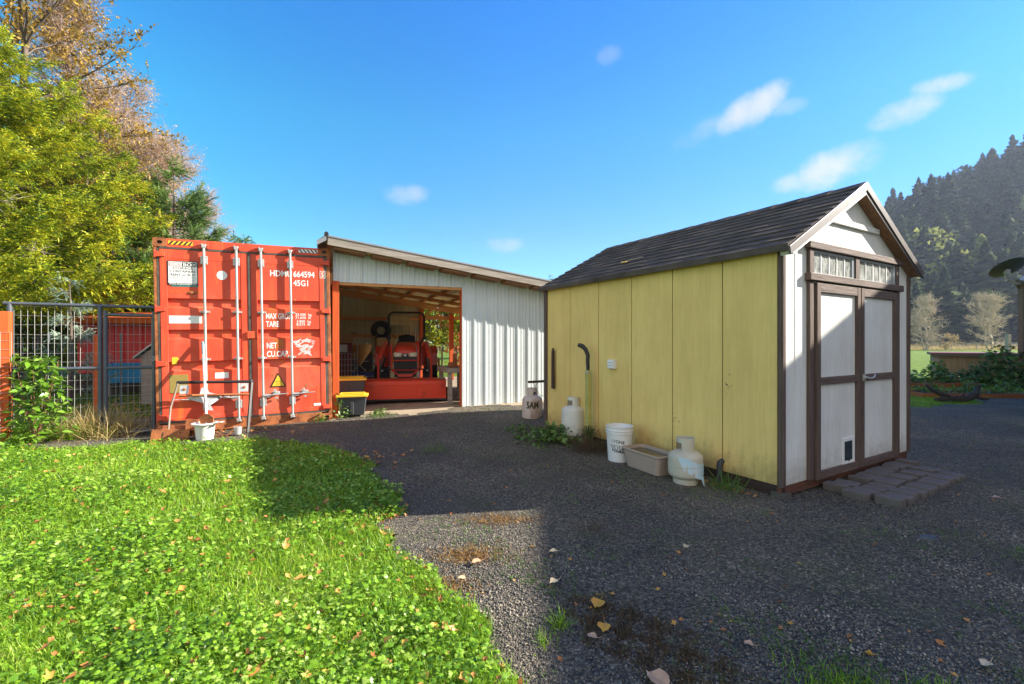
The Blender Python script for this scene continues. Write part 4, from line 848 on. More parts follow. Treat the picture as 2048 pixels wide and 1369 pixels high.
# loader bucket seen from the front, tipped forward
mb = MB()
prof = [(-.02, .03), (-.05, .43), (.0, .47), (.34, .50), (.50, .32), (.44, .05), (.40, .03)]
for x0, x1 in ((-.86, -.835), (.835, .86)): mb.prism([(a, b) for a, b in prof], x0, x1, 'x')
n = len(prof); mb.v += [(-.835, a, b) for a, b in prof]+[(.835, a, b) for a, b in prof]; o_ = len(mb.v)-2*n; mb.f += [(o_+i, o_+i+1, o_+n+i+1, o_+n+i) for i in range(n-1)]
BK = mb.build('bucket', m_tractor, TT)
MB().box(-.86, .86, -.062, -.045, .37, .455).build('cutting_edge', m_tractor, BK, bevel=.004)
MB().box(-.86, .86, -.03, -.012, .02, .05).build('lower_edge', m_black, BK)
for sx_ in (-1, 1):
    x_ = sx_*.55
    mb = MB().tube([(x_, .40, .34), (x_, .50, .56), (x_, .52, .98)], .042, 4); mb.tube([(x_, .52, .95), (x_*.93, .80, 1.16), (x_*.88, 1.25, 1.30), (x_*.84, 1.55, 1.34)], [.05, .055, .055, .05], 4)
    A_ = mb.build('loader_arm', m_tractor, TT, bevel=.008)
    MB().tube([(x_*.86, 1.5, 1.36), (x_*.84, 1.5, .7)], .06, 4).build('loader_mast', m_tractor, A_, bevel=.008)
    mb = MB().tube([(x_*.9, .62, .72), (x_*.86, 1.35, .95)], .028, 8); mb.tube([(x_*.95, .5, .95), (x_*.95, .45, .5)], .022, 8); mb.build('hydraulic_cylinder', m_black, A_)
    MB().tube([(x_*.93-.05, .55, .66), (x_*.93+.05, .55, .66)], .02, 8).tube([(x_*.88-.06, 1.5, 1.33), (x_*.88+.06, 1.5, 1.33)], .025, 8).build('pins', m_galv, A_)
# hood: rounded section swept back
def sect(y, w_, zt_, zb_, rnd):
    pts = []
    for k in range(13):
        a = PI*k/12; c, s_ = math.cos(a), math.sin(a)
        pts.append((w_*abs(c)**rnd*(1 if c >= 0 else -1), y, zb_+(zt_-zb_)*abs(s_)**rnd))
    return pts
secs = [sect(.78, .20, 1.13, .99, .6), sect(.80, .255, 1.18, .92, .55), sect(.86, .27, 1.24, .90, .5), sect(1.1, .275, 1.31, .88, .45), sect(1.5, .275, 1.35, .88, .42), sect(1.75, .27, 1.36, .88, .42)]
mb = MB()
for s_ in secs: mb.v += s_
for i in range(len(secs)-1):
    for k in range(12): q = i*13+k; mb.f.append((q, q+1, q+14, q+13))
mb.f.append(tuple(range(12, -1, -1)))
HD = mb.build('hood', m_tractor, TT, smooth=True)
mb = MB().box(-.24, .24, .80, 1.7, .48, .92); mb.build('engine_cover', m_black, TT)
GR = MB().box(-.25, .25, .775, .80, .60, 1.0).build('grille', m_black, TT)
mb = MB()
for i in range(9): mb.box(-.22, .22, .766, .774, .62+i*.028, .632+i*.028)
mb.build('grille_slats', m_rubber, GR)
for s_ in (-1, 1):
    mb = MB(); pl = [(s_*.065, 1.035), (s_*.10, 1.085), (s_*.24, 1.10), (s_*.262, 1.04), (s_*.235, .985), (s_*.10, .985)]
    if s_ < 0: pl = pl[::-1]
    mb.prism(pl, .752, .79); H_l = mb.build('headlight', m_lamp, TT, bevel=.008)
    MB().lathe([(0, 0), (.028, 0), (.03, .008), (0, .01)], 14).build('bulb_reflector', m_white, H_l, loc=(s_*.155, .750, 1.04), rot=(PI/2, 0, 0))
EM = MB().prism([(-.06, .985), (.06, .985), (.075, 1.06), (-.075, 1.06)], .757, .775).build('badge', m_black, TT)
MB().prism([(-.028, 1.0), (-.005, 1.0), (.004, 1.018), (.018, 1.0), (.034, 1.0), (.014, 1.025), (.03, 1.048), (.01, 1.048), (-.002, 1.032), (-.012, 1.048), (-.034, 1.048)], .753, .7565).build('emblem', m_white, EM)
mb = MB()
mb.tube([(-.29, .70, .66), (-.30, .70, 1.27), (-.27, .74, 1.30)], .018, 6); mb.tube([(.29, .70, .66), (.30, .70, 1.27), (.27, .74, 1.30)], .018, 6)
mb.tube([(-.29, .70, .90), (.29, .70, .90)], .014, 6); mb.tube([(-.29, .70, .66), (-.16, .68, .55), (.16, .68, .55), (.29, .70, .66)], .02, 6); mb.tube([(-.29, .70, .67), (.29, .70, .67)], .02, 6)
mb.box(-.15, .15, .66, .69, .50, .57); mb.build('grille_guard', m_tractor, TT)
mb = MB().box(-.17, .17, .7, 2.6, .38, .55).box(-.5, .5, .95, 1.08, .34, .44); mb.tube([(-.56, .70, .68), (.56, .70, .68)], .02, 6); mb.build('chassis', m_black, TT)
mb = MB(); mb.tube([(-.44, 2.2, .8), (-.44, 2.2, 1.28), (-.44, 2.22, 2.06), (-.40, 2.22, 2.14), (-.33, 2.22, 2.18), (.33, 2.22, 2.18), (.40, 2.22, 2.14), (.44, 2.22, 2.06), (.44, 2.2, 1.48), (.34, 2.2, 1.32), (.31, 2.2, .8)], .030, 10)
RB = mb.build('roll_bar', m_black, TT, smooth=True)
MB().obox((.44, 2.19, 1.46), .11, .09, .08).obox((-.44, 2.19, 1.46), .11, .09, .08).build('fold_joint', m_black, RB, bevel=.01)
MB().obox((0, 2.12, 1.12), .42, .40, .12).obox((0, 2.33, 1.36), .42, .10, .36, 0, -.15).build('seat', m_rubber, TT, bevel=.03)
mb = MB(); pts = [(.17*math.cos(a), 1.86+.10*math.sin(a), 1.42+.13*math.sin(a)) for a in np.linspace(0, 2*PI, 21)]; mb.tube(pts, .014, 6, False); mb.tube([(0, 1.86, 1.42), (0, 1.72, 1.25)], .02, 6); mb.tube([(-.17, 1.86, 1.42), (.17, 1.86, 1.42)], .010, 5); mb.build('steering_wheel', m_rubber, TT)
mb = MB().box(-.22, .22, 1.66, 1.80, .9, 1.38); mb.build('dashboard', m_black, TT, bevel=.03)
def wheel(x_, y_, R_, W__, name):
    t = MB(); pr = [(R_*.55, -W__*.42), (R_*.86, -W__*.5), (R_*.95, -W__*.42), (R_*.96, W__*.42), (R_*.86, W__*.5), (R_*.55, W__*.42)]
    t.lathe(pr, 36)
    k = int(R_*44)
    for i in range(k):
        a = 2*PI*i/k
        for sd in (-1, 1):
            aa = a+(PI/k if sd > 0 else 0); o_ = len(t.v); t.box(-.022, .022, -.02, .03, 0, W__*.52)
            for j in range(o_, o_+8):
                v_ = Vector(t.v[j]); v_.x += (v_.z)*.35; v_ = Vector((v_.x, v_.y+R_*.965, v_.z*sd)); c, s2 = math.cos(aa), math.sin(aa); t.v[j] = (v_.x*c-v_.y*s2, v_.x*s2+v_.y*c, v_.z)
    WH = bpy.data.objects.new('wheel', None); C.objects.link(WH); WH.parent = TT; WH.location = (x_, y_, R_); WH.rotation_euler = (0, PI/2, 0); WH.empty_display_size = .1
    t.build('tyre', m_rubber, WH)
    MB().lathe([(0, -.03), (R_*.25, -.03), (R_*.28, -.07), (R_*.55, -W__*.4), (R_*.57, -W__*.42), (R_*.57, W__*.42), (R_*.55, W__*.4), (R_*.28, .05), (0, .05)], 28).build('rim', m_tractor, WH, smooth=True)
for s_ in (-1, 1): wheel(s_*.50, 1.02, .33, .22, 'front'); wheel(s_*.60, 2.35, .56, .32, 'rear')
for s_ in (-1, 1):
    mb = MB(); pr = [(1.75, .75), (1.80, 1.05), (2.05, 1.24), (2.55, 1.24), (2.8, 1.10)]; o_ = 0
    xa, xb = s_*.36, s_*.74
    mb.v = [(xa, a, b) for a, b in pr]+[(xb, a, b) for a, b in pr]+[(xa, a, b-.03) for a, b in pr]+[(xb, a, b-.03) for a, b in pr]
    n = 5; mb.f = [(i, i+1, n+i+1, n+i) for i in range(4)]+[(2*n+i, 3*n+i, 3*n+i+1, 2*n+i+1) for i in range(4)]+[(i, 2*n+i, 2*n+i+1, i+1) for i in range(4)]+[(n+i, n+i+1, 3*n+i+1, 3*n+i) for i in range(4)]
    mb.build('fender', m_tractor, TT)
MB().obox((.80, 1.9, .74), .05, .40, .06, 0, .8).build('step_lever', m_tractor, TT, bevel=.01)

# ------------------------------------------------------------------ things stored in the carport
def tote(s, v, z, rz, sc_, label, lidm=m_yellow, h=.40, fill=None):
    p = cw(s, v, z); t = thing('storage_tote', label, 'storage tote', tuple(p), CA+rz)
    w0, d0, w1, d1 = .30*sc_, .20*sc_, .36*sc_, .25*sc_
    mb = MB(); mb.add([(-w0, -d0, 0), (w0, -d0, 0), (w0, d0, 0), (-w0, d0, 0), (-w1, -d1, h), (w1, -d1, h), (w1, d1, h), (-w1, d1, h)], [(0, 3, 2, 1), (0, 1, 5, 4), (1, 2, 6, 5), (2, 3, 7, 6), (3, 0, 4, 7)])
    mb.prism([(-.03, .02), (.03, .02), (.03, h-.08), (-.03, h-.08)], -d1-.004, -d0-.0); mb.build('bin', pmat('dark grey plastic', (.05, .052, .058)), t, bevel=.01)
    mb = MB().box(-w1-.025, w1+.025, -d1-.025, d1+.025, h, h+.035).box(-w1+.03, w1-.03, -d1+.03, -d1+.05, h+.035, h+.06).box(-w1+.03, w1-.03, d1-.05, d1-.03, h+.035, h+.06); mb.box(-w1+.03, -w1+.05, -d1+.05, d1-.05, h+.035, h+.06); mb.box(w1-.05, w1-.03, -d1+.05, d1-.05, h+.035, h+.06)
    mb.build('lid', lidm, t, bevel=.008)
tote(.33, .02, .12, -.12, .66, 'black storage tote with a sunlit yellow lid at the left post of the carport', h=.32)
tote(.28, 1.0, .16, -.1, .95, 'dark storage tote with yellow lid inside the carport behind the front tote', h=.50)
tote(.55, 1.75, .16, .1, .7, 'low dark tote with a yellow lid beside the tractor bucket', h=.22)
def put(s, v): return tuple(cw(s, v, gz(*cw(s, v).xy)))
TY = thing('spare_tyre', 'large worn tractor tyre hanging on the back wall of the carport', 'tyre', tuple(cw(1.50, VE-.24, 1.76)), CA); TY.scale = (.68, .68, .68); m_rot = (PI/2, 0, 0)
mb = MB().lathe([(.20, -.08), (.36, -.13), (.43, -.10), (.45, 0), (.43, .10), (.36, .13), (.20, .08), (.18, 0), (.20, -.08)], 36)
for i in range(30): a = 2*PI*i/30; mb.obox((.44*math.cos(a), .44*math.sin(a), .05*(1 if i % 2 else -1)), .05, .03, .12, a)
mb.build('tyre', m_rubber, TY, rot=m_rot)
TY.location.z -= .0
m_card = pmat('cardboard', (.42, .28, .13), (.34, .22, .10), 4, .8); m_dark = pmat('dark clutter', (.03, .028, .026), (.06, .05, .04), 8, .8); m_whitep2 = pmat('cream plastic', (.55, .48, .33), (.45, .38, .25), 5, .5); m_blue = pmat('blue plastic sheet', (.015, .05, .22), (.01, .03, .15), 4, .4)
def boxthing(name, label, cat_, s, v, z, w_, d_, h_, mat, rz=0, parts=None, bevel=.008):
    t = thing(name, label, cat_, tuple(cw(s, v, z)), CA+rz); mb = MB().box(-w_/2, w_/2, -d_/2, d_/2, 0, h_); mb.build('body', mat, t, bevel=bevel)
    if parts == 'flaps':
        MB().obox((-w_/2-.05, 0, h_+.02), .14, d_, .006, 0, 0, -.5).obox((w_/2+.05, 0, h_+.02), .14, d_, .006, 0, 0, .5).build('flaps', mat, t)
        MB().box(-w_/2, w_/2, -.025, .025, h_+.001, h_+.003).build('tape', m_olive, t)
    if parts == 'handle':
        MB().tube([(-w_*.3, -d_/2, h_*.8), (-w_*.25, -d_/2-.04, h_*.8), (w_*.25, -d_/2-.04, h_*.8), (w_*.3, -d_/2, h_*.8)], .01, 6).build('handle', m_galv, t)
    return t
bz = .18
SHF = thing('shelf_rack', 'dark shelf rack along the back wall of the carport carrying boxes', 'shelf', tuple(cw(1.15, 5.9, bz)), CA)
for z_ in (.05, .55, .98): MB().box(-1.0, 1.45, -.25, .25, z_, z_+.03).build('board', m_greywood, SHF)
for x_ in (-1.0, -.05, 1.41):
    for y_ in (-.25, .21): MB().box(x_, x_+.04, y_, y_+.04, 0, 1.05).build('upright', m_dark, SHF)
boxthing('cardboard_box', 'upper cardboard box on the shelf rack under the hanging tyre', 'box', 1.55, 5.85, bz+1.01, .55, .4, .34, m_card, .1, 'flaps')
boxthing('cardboard_box', 'lower cardboard box on the shelf rack under the hanging tyre', 'box', 1.6, 5.82, bz+.58, .5, .4, .36, m_card, -.05, 'flaps')
boxthing('cardboard_box', 'cardboard box at the left end of the shelf rack', 'box', .55, 5.85, bz+.58, .5, .4, .30, m_dark, .05, 'flaps')
boxthing('cardboard_box', 'flattened brown cardboard box on top of the red tool chest in the carport', 'box', .30, 4.4, bz+1.21, .46, .4, .22, m_card, .15, 'flaps')
boxthing('storage_crate', 'dark crate standing in front of the shelf rack, left of the mower', 'crate', .80, 5.2, bz, .6, .5, .85, m_dark, .1, 'handle')
boxthing('paint_bin', 'cream coloured bin on top of the dark crate by the shelf rack', 'bin', .80, 5.2, bz+.86, .4, .36, .34, m_whitep2, -.2, 'handle')
LM = thing('seed_spreader', 'orange hopper of a seed spreader at the left of the shelf rack', 'spreader', tuple(cw(.75, 4.9, bz)), CA)
MB().lathe([(.03, .55), (.30, .95), (.34, 1.12), (.35, 1.15), (.32, 1.15), (.05, .58)], 20).build('hopper', pmat('faded orange plastic', (.55, .26, .06)), LM, smooth=True)
MB().tube([(-.25, -.1, .3), (0, 0, .6), (.25, -.1, .3)], .02, 6).tube([(0, 0, .55), (0, .5, 1.2)], .018, 6).build('frame', m_galv, LM)
for x_ in (-.3, .3): MB().lathe([(.08, -.03), (.17, -.03), (.17, .03), (.08, .03)], 18).build('wheel', m_rubber, LM, loc=(x_, 0, .17), rot=(0, PI/2, 0))
boxthing('blue_crate', 'blue plastic crate beside the totes in the carport', 'crate', .85, 3.4, bz, .75, .5, .48, m_blue, -.2, 'handle', .02)
CT = thing('wire_cart', 'grey wire cart standing at the left inside the carport', 'cart', tuple(cw(.35, 3.0, bz)), CA)
mb = MB()
for i in range(8): mb.tube([(-.25+i*.07, 0, .12), (-.25+i*.07, 0, .95)], .006, 5)
for i in range(7): mb.tube([(-.25, 0, .12+i*.138), (.24, 0, .12+i*.138)], .006, 5)
mb.build('wire_side', m_galv, CT); MB().tube([(-.25, 0, .1), (-.25, 0, 1.3), (.24, 0, 1.3), (.24, 0, .1)], .014, 6).build('frame', m_galv, CT)
for x_ in (-.22, .21): MB().lathe([(0, -.02), (.07, -.02), (.07, .02), (0, .02)], 14).build('wheel', m_rubber, CT, loc=(x_, 0, .07), rot=(PI/2, 0, 0))
m_split = pmat('split wood', (.62, .42, .16), (.45, .28, .10), 6, .8); m_whitep = pmat('white bag', (.62, .60, .55), (.5, .48, .44), 6, .6)
rr = random.Random(4)
for i, (s_, v_, z_, lb, mt) in enumerate([(1.20, 3.0, .18, 'lowest split log of the pile left of the tractor', m_whitep), (1.36, 3.05, .26, 'pale split log lying across the pile left of the tractor', m_split), (1.22, 3.1, .38, 'topmost orange split log of the pile left of the tractor', m_split), (1.05, 2.9, .16, 'bark covered log at the left of the wood pile', m_bark), (1.45, 2.85, .16, 'split log touching the loader bucket', m_split)]):
    t = thing('split_log', lb, 'firewood', tuple(cw(s_, v_, z_)), CA+rr.uniform(-.7, .7), 'split logs heaped left of the tractor')
    MB().prism([(-.09, 0), (.09, 0), (.04, .13), (-.05, .12)], -.24, .24, 'x').build('log', mt, t, bevel=.008).rotation_euler = (0, rr.uniform(-.3, .3), 0)
WC = boxthing('wall_cabinet', 'pale wall cabinet at the top of the back wall of the carport', 'cabinet', 2.05, VE-.28, 1.93, .62, .3, .30, pmat('cream cabinet', (.50, .42, .24)), 0, None)
MB().box(-.005, .005, -.156, -.152, .02, .28).build('door_gap', m_dark, WC)
WS = thing('wall_shelf', 'short yellow wooden shelf with holes on the back wall below the cabinet', 'shelf', tuple(cw(2.2, VE-.25, 1.52)), CA); MB().box(-.3, .35, -.12, .12, 0, .10).build('board', m_split, WS, bevel=.004)
MB().disc((-.1, -.122, .05), .018, 10).disc((.12, -.122, .05), .018, 10).build('holes', m_dark, WS)
SK = thing('garden_tool', 'red framed long tools standing behind the tractor roll bar', 'garden tools', tuple(cw(2.45, 5.9, bz)), CA)
mb = MB().tube([(0, 0, 0), (.04, .1, 1.72)], .018, 6).tube([(.12, 0, 0), (.10, .1, 1.8)], .014, 6); mb.build('handles', m_galv, SK)
MB().tube([(-.1, -.05, 0), (-.14, 0, 1.25)], .03, 5).tube([(.2, -.05, 0), (.22, 0, 1.25)], .03, 5).obox((.04, 0, 1.1), .3, .05, .3).build('frame', m_tractor, SK)
BH = thing('workbench', 'rough wooden workbench at the right jamb of the carport opening', 'workbench', tuple(cw(2.34, .65, .16)), CA)
MB().box(-.22, .3, -.3, .6, .62, .72).build('top', m_greywood, BH, bevel=.006)
for x_, y_ in ((-.18, -.25), (.22, -.25), (-.18, .5), (.22, .5)): MB().box(x_, x_+.08, y_, y_+.08, 0, .62).build('leg', m_greywood, BH)
MB().box(-.1, .05, -.1, .1, .722, .82).box(-.02, .05, -.05, .05, .82, 1.0).build('vice', m_rust, BH, bevel=.01)
boxthing('black_tub', 'black rubber tub on the ground right of the tractor bucket', 'tub', 2.1, 1.5, .16, .5, .6, .26, m_rubber, .1, 'handle', .02)
RPn = boxthing('tool_chest', 'tall red tool chest at the far left inside the carport', 'tool chest', .28, 4.4, bz, .5, .45, 1.2, pmat('dark red enamel', (.22, .02, .015)), 0, 'handle')
MB().box(-.15, .13, -.232, -.228, .95, 1.15).build('label_plate', m_galv, RPn)
JK = thing('push_mower', 'dark push mower with bent handle in front of the shelf rack', 'mower', tuple(cw(1.15, 4.6, bz)), CA)
MB().box(-.28, .28, -.3, .3, .12, .3).build('deck', m_dark, JK, bevel=.03); MB().lathe([(0, .3), (.15, .3), (.14, .46), (.0, .48)], 16).build('engine', m_galv, JK)
mb = MB().tube([(-.22, .25, .28), (-.22, .75, 1.05), (.22, .75, 1.05), (.22, .25, .28)], .014, 6); mb.build('handle', m_galv, JK)
for x_ in (-.3, .3):
    for y_ in (-.24, .24): MB().lathe([(0, -.02), (.1, -.02), (.1, .02), (0, .02)], 14).build('wheel', m_rubber, JK, loc=(x_, y_, .1), rot=(0, PI/2, 0))

# ------------------------------------------------------------------ garden shed
SA = math.atan2(.513, .859)
SD = thing('garden_shed', 'tall wooden garden shed with yellow side wall, white front and dark shingle roof', 'shed', (2.41, 4.1, 0), SA)
SW, SL, ZB, ZE = 2.67, 3.68, .11, 2.235
ZP = 2.93  # gable underside at the ridge
mid = SW/2
def gablez(x): return ZE+(ZP-ZE)*(1-abs(x-mid)/mid)
# front wall (white) with shadow grooves between boards
mb = MB().prism([(.0, ZB), (SW, ZB), (SW, ZE), (mid, ZP), (0, ZE)], 0, .04); mb.build('front_wall', m_whitewall, SD)
gy_ = [.0, .590, 1.206, 1.828, 2.431, 3.047, SL]
mb = MB()
for a, b in zip(gy_[:-1], gy_[1:]): mb.box(.0, .03, a+.006+(.041 if a == 0 else 0), b-.006, ZB, ZE)
mb.build('side_wall', m_yellowwall, SD)
MB().box(.009, .05, .041, SL, ZB, ZE).build('groove_backing', pmat('groove brown', (.16, .12, .04)), SD)
mb = MB(); mb.box(SW-.03, SW, .041, SL, ZB, ZE).prism([(.0, ZB), (SW, ZB), (SW, ZE), (mid, ZP), (0, ZE)], SL-.03, SL); mb.build('rear_walls', m_yellowwall, SD)
MB().box(.012, .05, .0, SL, -.02, ZB).build('skirt', m_skirt, SD); MB().box(.0, SW, .006, .05, .02, ZB-.001).build('front_skirt', m_base, SD)
MB().box(-.01, .09, -.03, .1, -.03, .05).build('corner_block', pmat('concrete block', (.10, .085, .07), None, 8, .9, 0, .6), SD, bevel=.005)
MB().box(-.014, -.001, .0, .034, ZB-.01, ZE+.005).box(-.014, .0, -.016, -.001, ZB-.01, ZE+.005).build('corner_trim', m_trim, SD, bevel=.003)
MB().box(.0, .030, -.016, -.001, ZB-.01, ZE-.01).build('corner_trim', m_trim, SD, bevel=.003)
MB().box(-.024, -.001, SL-.07, SL+.004, ZB-.01, ZE).build('corner_trim', m_trim, SD, bevel=.003)
MB().box(SW-.035, SW+.022, -.022, -.001, ZB-.01, ZE-.01).build('corner_trim', m_trim, SD, bevel=.003)
# door surround
MB().box(.365, 2.40, -.055, -.001, 2.275, 2.340).build('upper_trim', m_trimh, SD, bevel=.006)
MB().box(.365, 2.40, -.060, -.001, 1.975, 2.045).build('lower_trim', m_trimh, SD, bevel=.006)
for x0, x1, z0, z1 in ((.40, .47, ZB, 1.973), (2.295, 2.36, ZB, 1.973), (.40, .47, 2.047, 2.273), (2.275, 2.345, 2.047, 2.273), (1.30, 1.385, 2.047, 2.273)):
    MB().box(x0, x1, -.034, -.001, z0, z1).build('side_trim', m_trim, SD, bevel=.004)
MB().box(.83, 1.86, -.030, -.001, 2.575, 2.630).build('gable_trim', m_whitewall, SD, bevel=.004)
MB().box(.20, .215, -.004, -.0005, ZB, ZE+.05).build('board_batten', m_whitewall, SD)
def window(x0, x1, z0, z1):
    w_ = MB().box(x0, x0+.02, -.020, -.001, z0, z1).box(x1-.035, x1, -.020, -.001, z0, z1).box(x0+.02, x1-.035, -.020, -.001, z1-.022, z1).box(x0+.02, x1-.035, -.020, -.001, z0, z0+.008).build('window', pmat('window frame grey', (.42, .45, .48)), SD)
    MB().box(x0+.02, x1-.035, -.006, -.002, z0+.008, z1-.022).build('pane', m_glass, w_)
    mb = MB(); k = 5
    for i in range(1, k): x_ = x0+.02+(x1-x0-.055)*i/k; mb.box(x_-.006, x_+.006, -.012, -.0065, z0+.008, z1-.022); 
    for i in range(1, k): x_ = x0+.02+(x1-x0-.055)*i/k; MB().box(x_-.006, x_+.006, -.012, -.0065, z0+.008, z1-.022).build('muntin', m_white, w_)
window(.475, 1.295, 2.05, 2.270); window(1.39, 2.27, 2.05, 2.270)
def sdoor(x0, x1):
    D = MB().box(x0+.05, x1-.05, -.020, -.003, .14, 1.90).build('door', m_whitewall, SD)
    z0, z1 = .098, 1.958
    for a, b in ((x0, x0+.068), (x1-.068, x1)): MB().box(a, b, -.048, -.001, z0, z1).build('stile', m_trim, D, bevel=.004)
    for a, b in ((z0, z0+.075), (.992, 1.062), (z1-.085, z1)): MB().box(x0+.068, x1-.068, -.046, -.001, a, b).build('rail', m_trimh, D, bevel=.004)
    return D
D1 = sdoor(.504, 1.375); D2 = sdoor(1.392, 2.262)
MB().box(1.376, 1.391, -.012, -.001, .1, 1.955).build('door_gap', m_black, SD)
mb = MB(); mb.tube([(1.43, -.048, 1.03), (1.43, -.075, 1.035), (1.50, -.085, 1.022), (1.58, -.085, 1.03), (1.64, -.070, 1.055)], [.012, .010, .009, .009, .007], 8); mb.obox((1.43, -.052, 1.03), .05, .012, .07)
mb.build('handle', m_galv, D2, smooth=True)
PD = MB().box(1.03, 1.07, -.030, -.021, .155, .435).box(1.245, 1.285, -.030, -.021, .155, .435).box(1.07, 1.245, -.030, -.021, .155, .20).box(1.07, 1.245, -.030, -.021, .395, .435).build('cat_flap', m_white, D1, bevel=.004)
MB().box(1.07, 1.245, -.0245, -.0215, .20, .395).build('flap', pmat('smoked flap', (.03, .05, .055), None, 6, .15), PD); MB().box(1.14, 1.175, -.032, -.025, .195, .22).build('catch', m_black, PD)
# roof: shingle courses as overlapping steps on both slopes
pitch = math.atan2(3.005-2.235, mid+.06); ov = .085
yf, yb = -.10, SL+.05
def slope(sgn):
    x0 = -ov if sgn > 0 else SW+ov; zE = 2.235-.0; zR = 3.005; n = 11
    mb = MB(); dx, dz = (mid-x0)/n, (zR-zE)/n
    for i in range(n):
        xa, za = x0+dx*i, zE+dz*i; xb, zb = x0+dx*(i+1.35), zE+dz*(i+1.35)
        if i == n-1: xb, zb = mid, zR
        nx_, nz_ = -math.sin(pitch)*sgn, math.cos(pitch); t0, t1 = .024, .006
        A = [(xa+nx_*.0, za), (xb, zb), (xb+nx_*t1, zb+nz_*t1), (xa+nx_*t0, za+nz_*t0)]
        # tabs of the course, slightly uneven
        y = yf; r_ = random.Random(i+7)
        while y < yb-.01:
            y2 = min(y+r_.uniform(.26, .34), yb); j = r_.uniform(-.003, .003)
            B = [A[0], A[1], A[2], (A[3][0]+nx_*j-dx*.03*r_.random(), A[3][1]+nz_*j)]
            mb.prism(B, y+.0012, y2-.0012, 'y'); y = y2
    o = mb.build('shingles', m_shingle, RFS); return o
RFS = MB().prism([(-ov+.01, 2.205), (mid, 2.975), (SW+ov-.01, 2.205), (SW+ov-.01, 2.232), (mid, 3.002), (-ov+.01, 2.232)], yf+.012, yb-.012, 'y').build('roof', m_skirt, SD)
slope(1); slope(-1)
mb = MB(); y = yf
while y < yb-.1:
    y2 = min(y+.30, yb); 
    for sgn in (1, -1): mb.add([(mid, y, 3.032), (mid-sgn*.13, y, 3.032-.13*math.tan(pitch)), (mid-sgn*.13, y2, 3.030-.13*math.tan(pitch)-.008), (mid, y2, 3.024)], [(0, 1, 2, 3)])
    y = y2-.005
o = mb.build('ridge_cap', m_shingle, RFS); md = o.modifiers.new('solid', 'SOLIDIFY'); md.thickness = .006
mb = MB().box(-ov-.012, -ov+.012, yf, yb, 2.195, 2.252); mb.build('eave_edge', m_shingle, RFS); MB().box(SW+ov-.012, SW+ov+.012, yf, yb, 2.195, 2.252).build('eave_edge', m_shingle, RFS)
for sgn in (1, -1):
    X_ = lambda d: (mid-(mid+ov+.02)+d) if sgn > 0 else (mid+(mid+ov+.02)-d)
    full = mid+ov+.02; sl = (3.03-2.225)/full
    pl = [(X_(0), 2.225), (mid, 3.035), (mid, 2.945), (X_(.02), 2.155)]
    MB().prism(pl, yf-.022, yf-.001, 'y').build('rake_fascia', m_fascia, RFS, bevel=.003)
    pl2 = [(X_(.06), 2.205), (mid, 2.945), (mid, 2.905), (X_(.08), 2.165)]
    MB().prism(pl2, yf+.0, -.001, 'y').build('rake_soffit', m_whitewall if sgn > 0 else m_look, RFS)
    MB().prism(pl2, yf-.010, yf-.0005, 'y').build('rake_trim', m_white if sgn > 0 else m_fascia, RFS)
# leaf and twig on the roof
t = thing('fallen_leaf', 'yellow leaf with a twig lying on the dark shed roof', 'leaf', (0, 0, 0))
yl = 2.2; xl = .25; P_ = SD.matrix_basis @ Vector((xl, yl, 2.235+(xl+ov)*math.tan(pitch)+.035)); t.location = P_; t.rotation_euler = (0, 0, .3)
MB().add([(0, -.06, 0), (.05, 0, .02), (0, .08, .03), (-.05, 0, -.01)], [(0, 1, 2, 3)]).build('blade', m_yellow, t); MB().tube([(-.05, .02, 0), (.05, -.08, .03), (.18, -.16, .06)], .006, 5).build('twig', m_barkp, t)
# small things on the yellow wall
def sp(x, y, z): return tuple((SD.matrix_basis @ Vector((x, y, z))))
m_brownstrip = pmat('dark brown strip', (.055, .035, .025))
t = thing('wooden_strip', 'narrow dark pointed wooden strip hung on the far end of the yellow wall', 'strip', sp(0, 3.41, .69), SA)
MB().prism([(-.030, 0), (.030, 0), (.028, .56), (.0, .62), (-.020, .58)], -.055, -.030, 'x').build('strip', m_brownstrip, t)
t = thing('vent_box', 'small white louvred vent box on the yellow shed wall', 'vent', sp(0, 2.14, 1.055), SA)
VB = MB().box(-.055, -.001, -.058, .058, 0, .118).build('housing', m_bucket, t, bevel=.006)
for i in range(3): MB().obox((-.058, 0, .025+i*.034), .012, .10, .026, 0, 0, .35).build('louvre', m_bucket, VB)
t = thing('standpipe', 'mossy yellow standpipe with a bent black hose on top against the yellow wall', 'standpipe', sp(-.12, 2.50, 0), SA)
MB().box(-.03, .03, -.035, .035, 0, 1.02).build('post', m_pipe, t, bevel=.004)
MB().tube([(.035, 0, 0), (.035, 0, 1.0)], .018, 8).build('pipe', m_galv, t)
MB().tube([(.0, 0, .98), (-.01, 0, 1.14), (-.005, 0, 1.22), (-.02, .03, 1.30), (-.045, .07, 1.345), (-.07, .12, 1.36)], [.024, .026, .028, .030, .032, .028], 12).build('hose', m_black, t, smooth=True)
MB().lathe([(.036, 0), (.036, .04), (.028, .045), (0, .045)], 14, (0, 0, .97)).build('clamp', m_galv, t)
MB().box(-.05, .05, -.05, .05, .05, .12).build('valve', m_rust, t, bevel=.01)
t = thing('drain_pipe', 'short dark elbow drain pipe under the last groove of the yellow wall', 'pipe', sp(-.05, .59, 0), SA)
MB().tube([(0, 0, 0), (0, 0, .17), (.01, 0, .20), (.05, 0, .21)], .026, 12).build('elbow', pmat('dark grey pipe', (.05, .055, .06)), t, smooth=True)
t = thing('wall_bracket', 'thin wooden arm sticking out beyond the far corner of the shed', 'bracket', sp(.02, SL+.02, .76), SA)
MB().box(-.30, .0, -.0, .05, .0, .035).build('arm', m_brownstrip, t); MB().tube([(-.22, .02, 0), (-.10, .02, -.2), (.0, .02, -.22)], .005, 5).build('wire', m_wire, t)
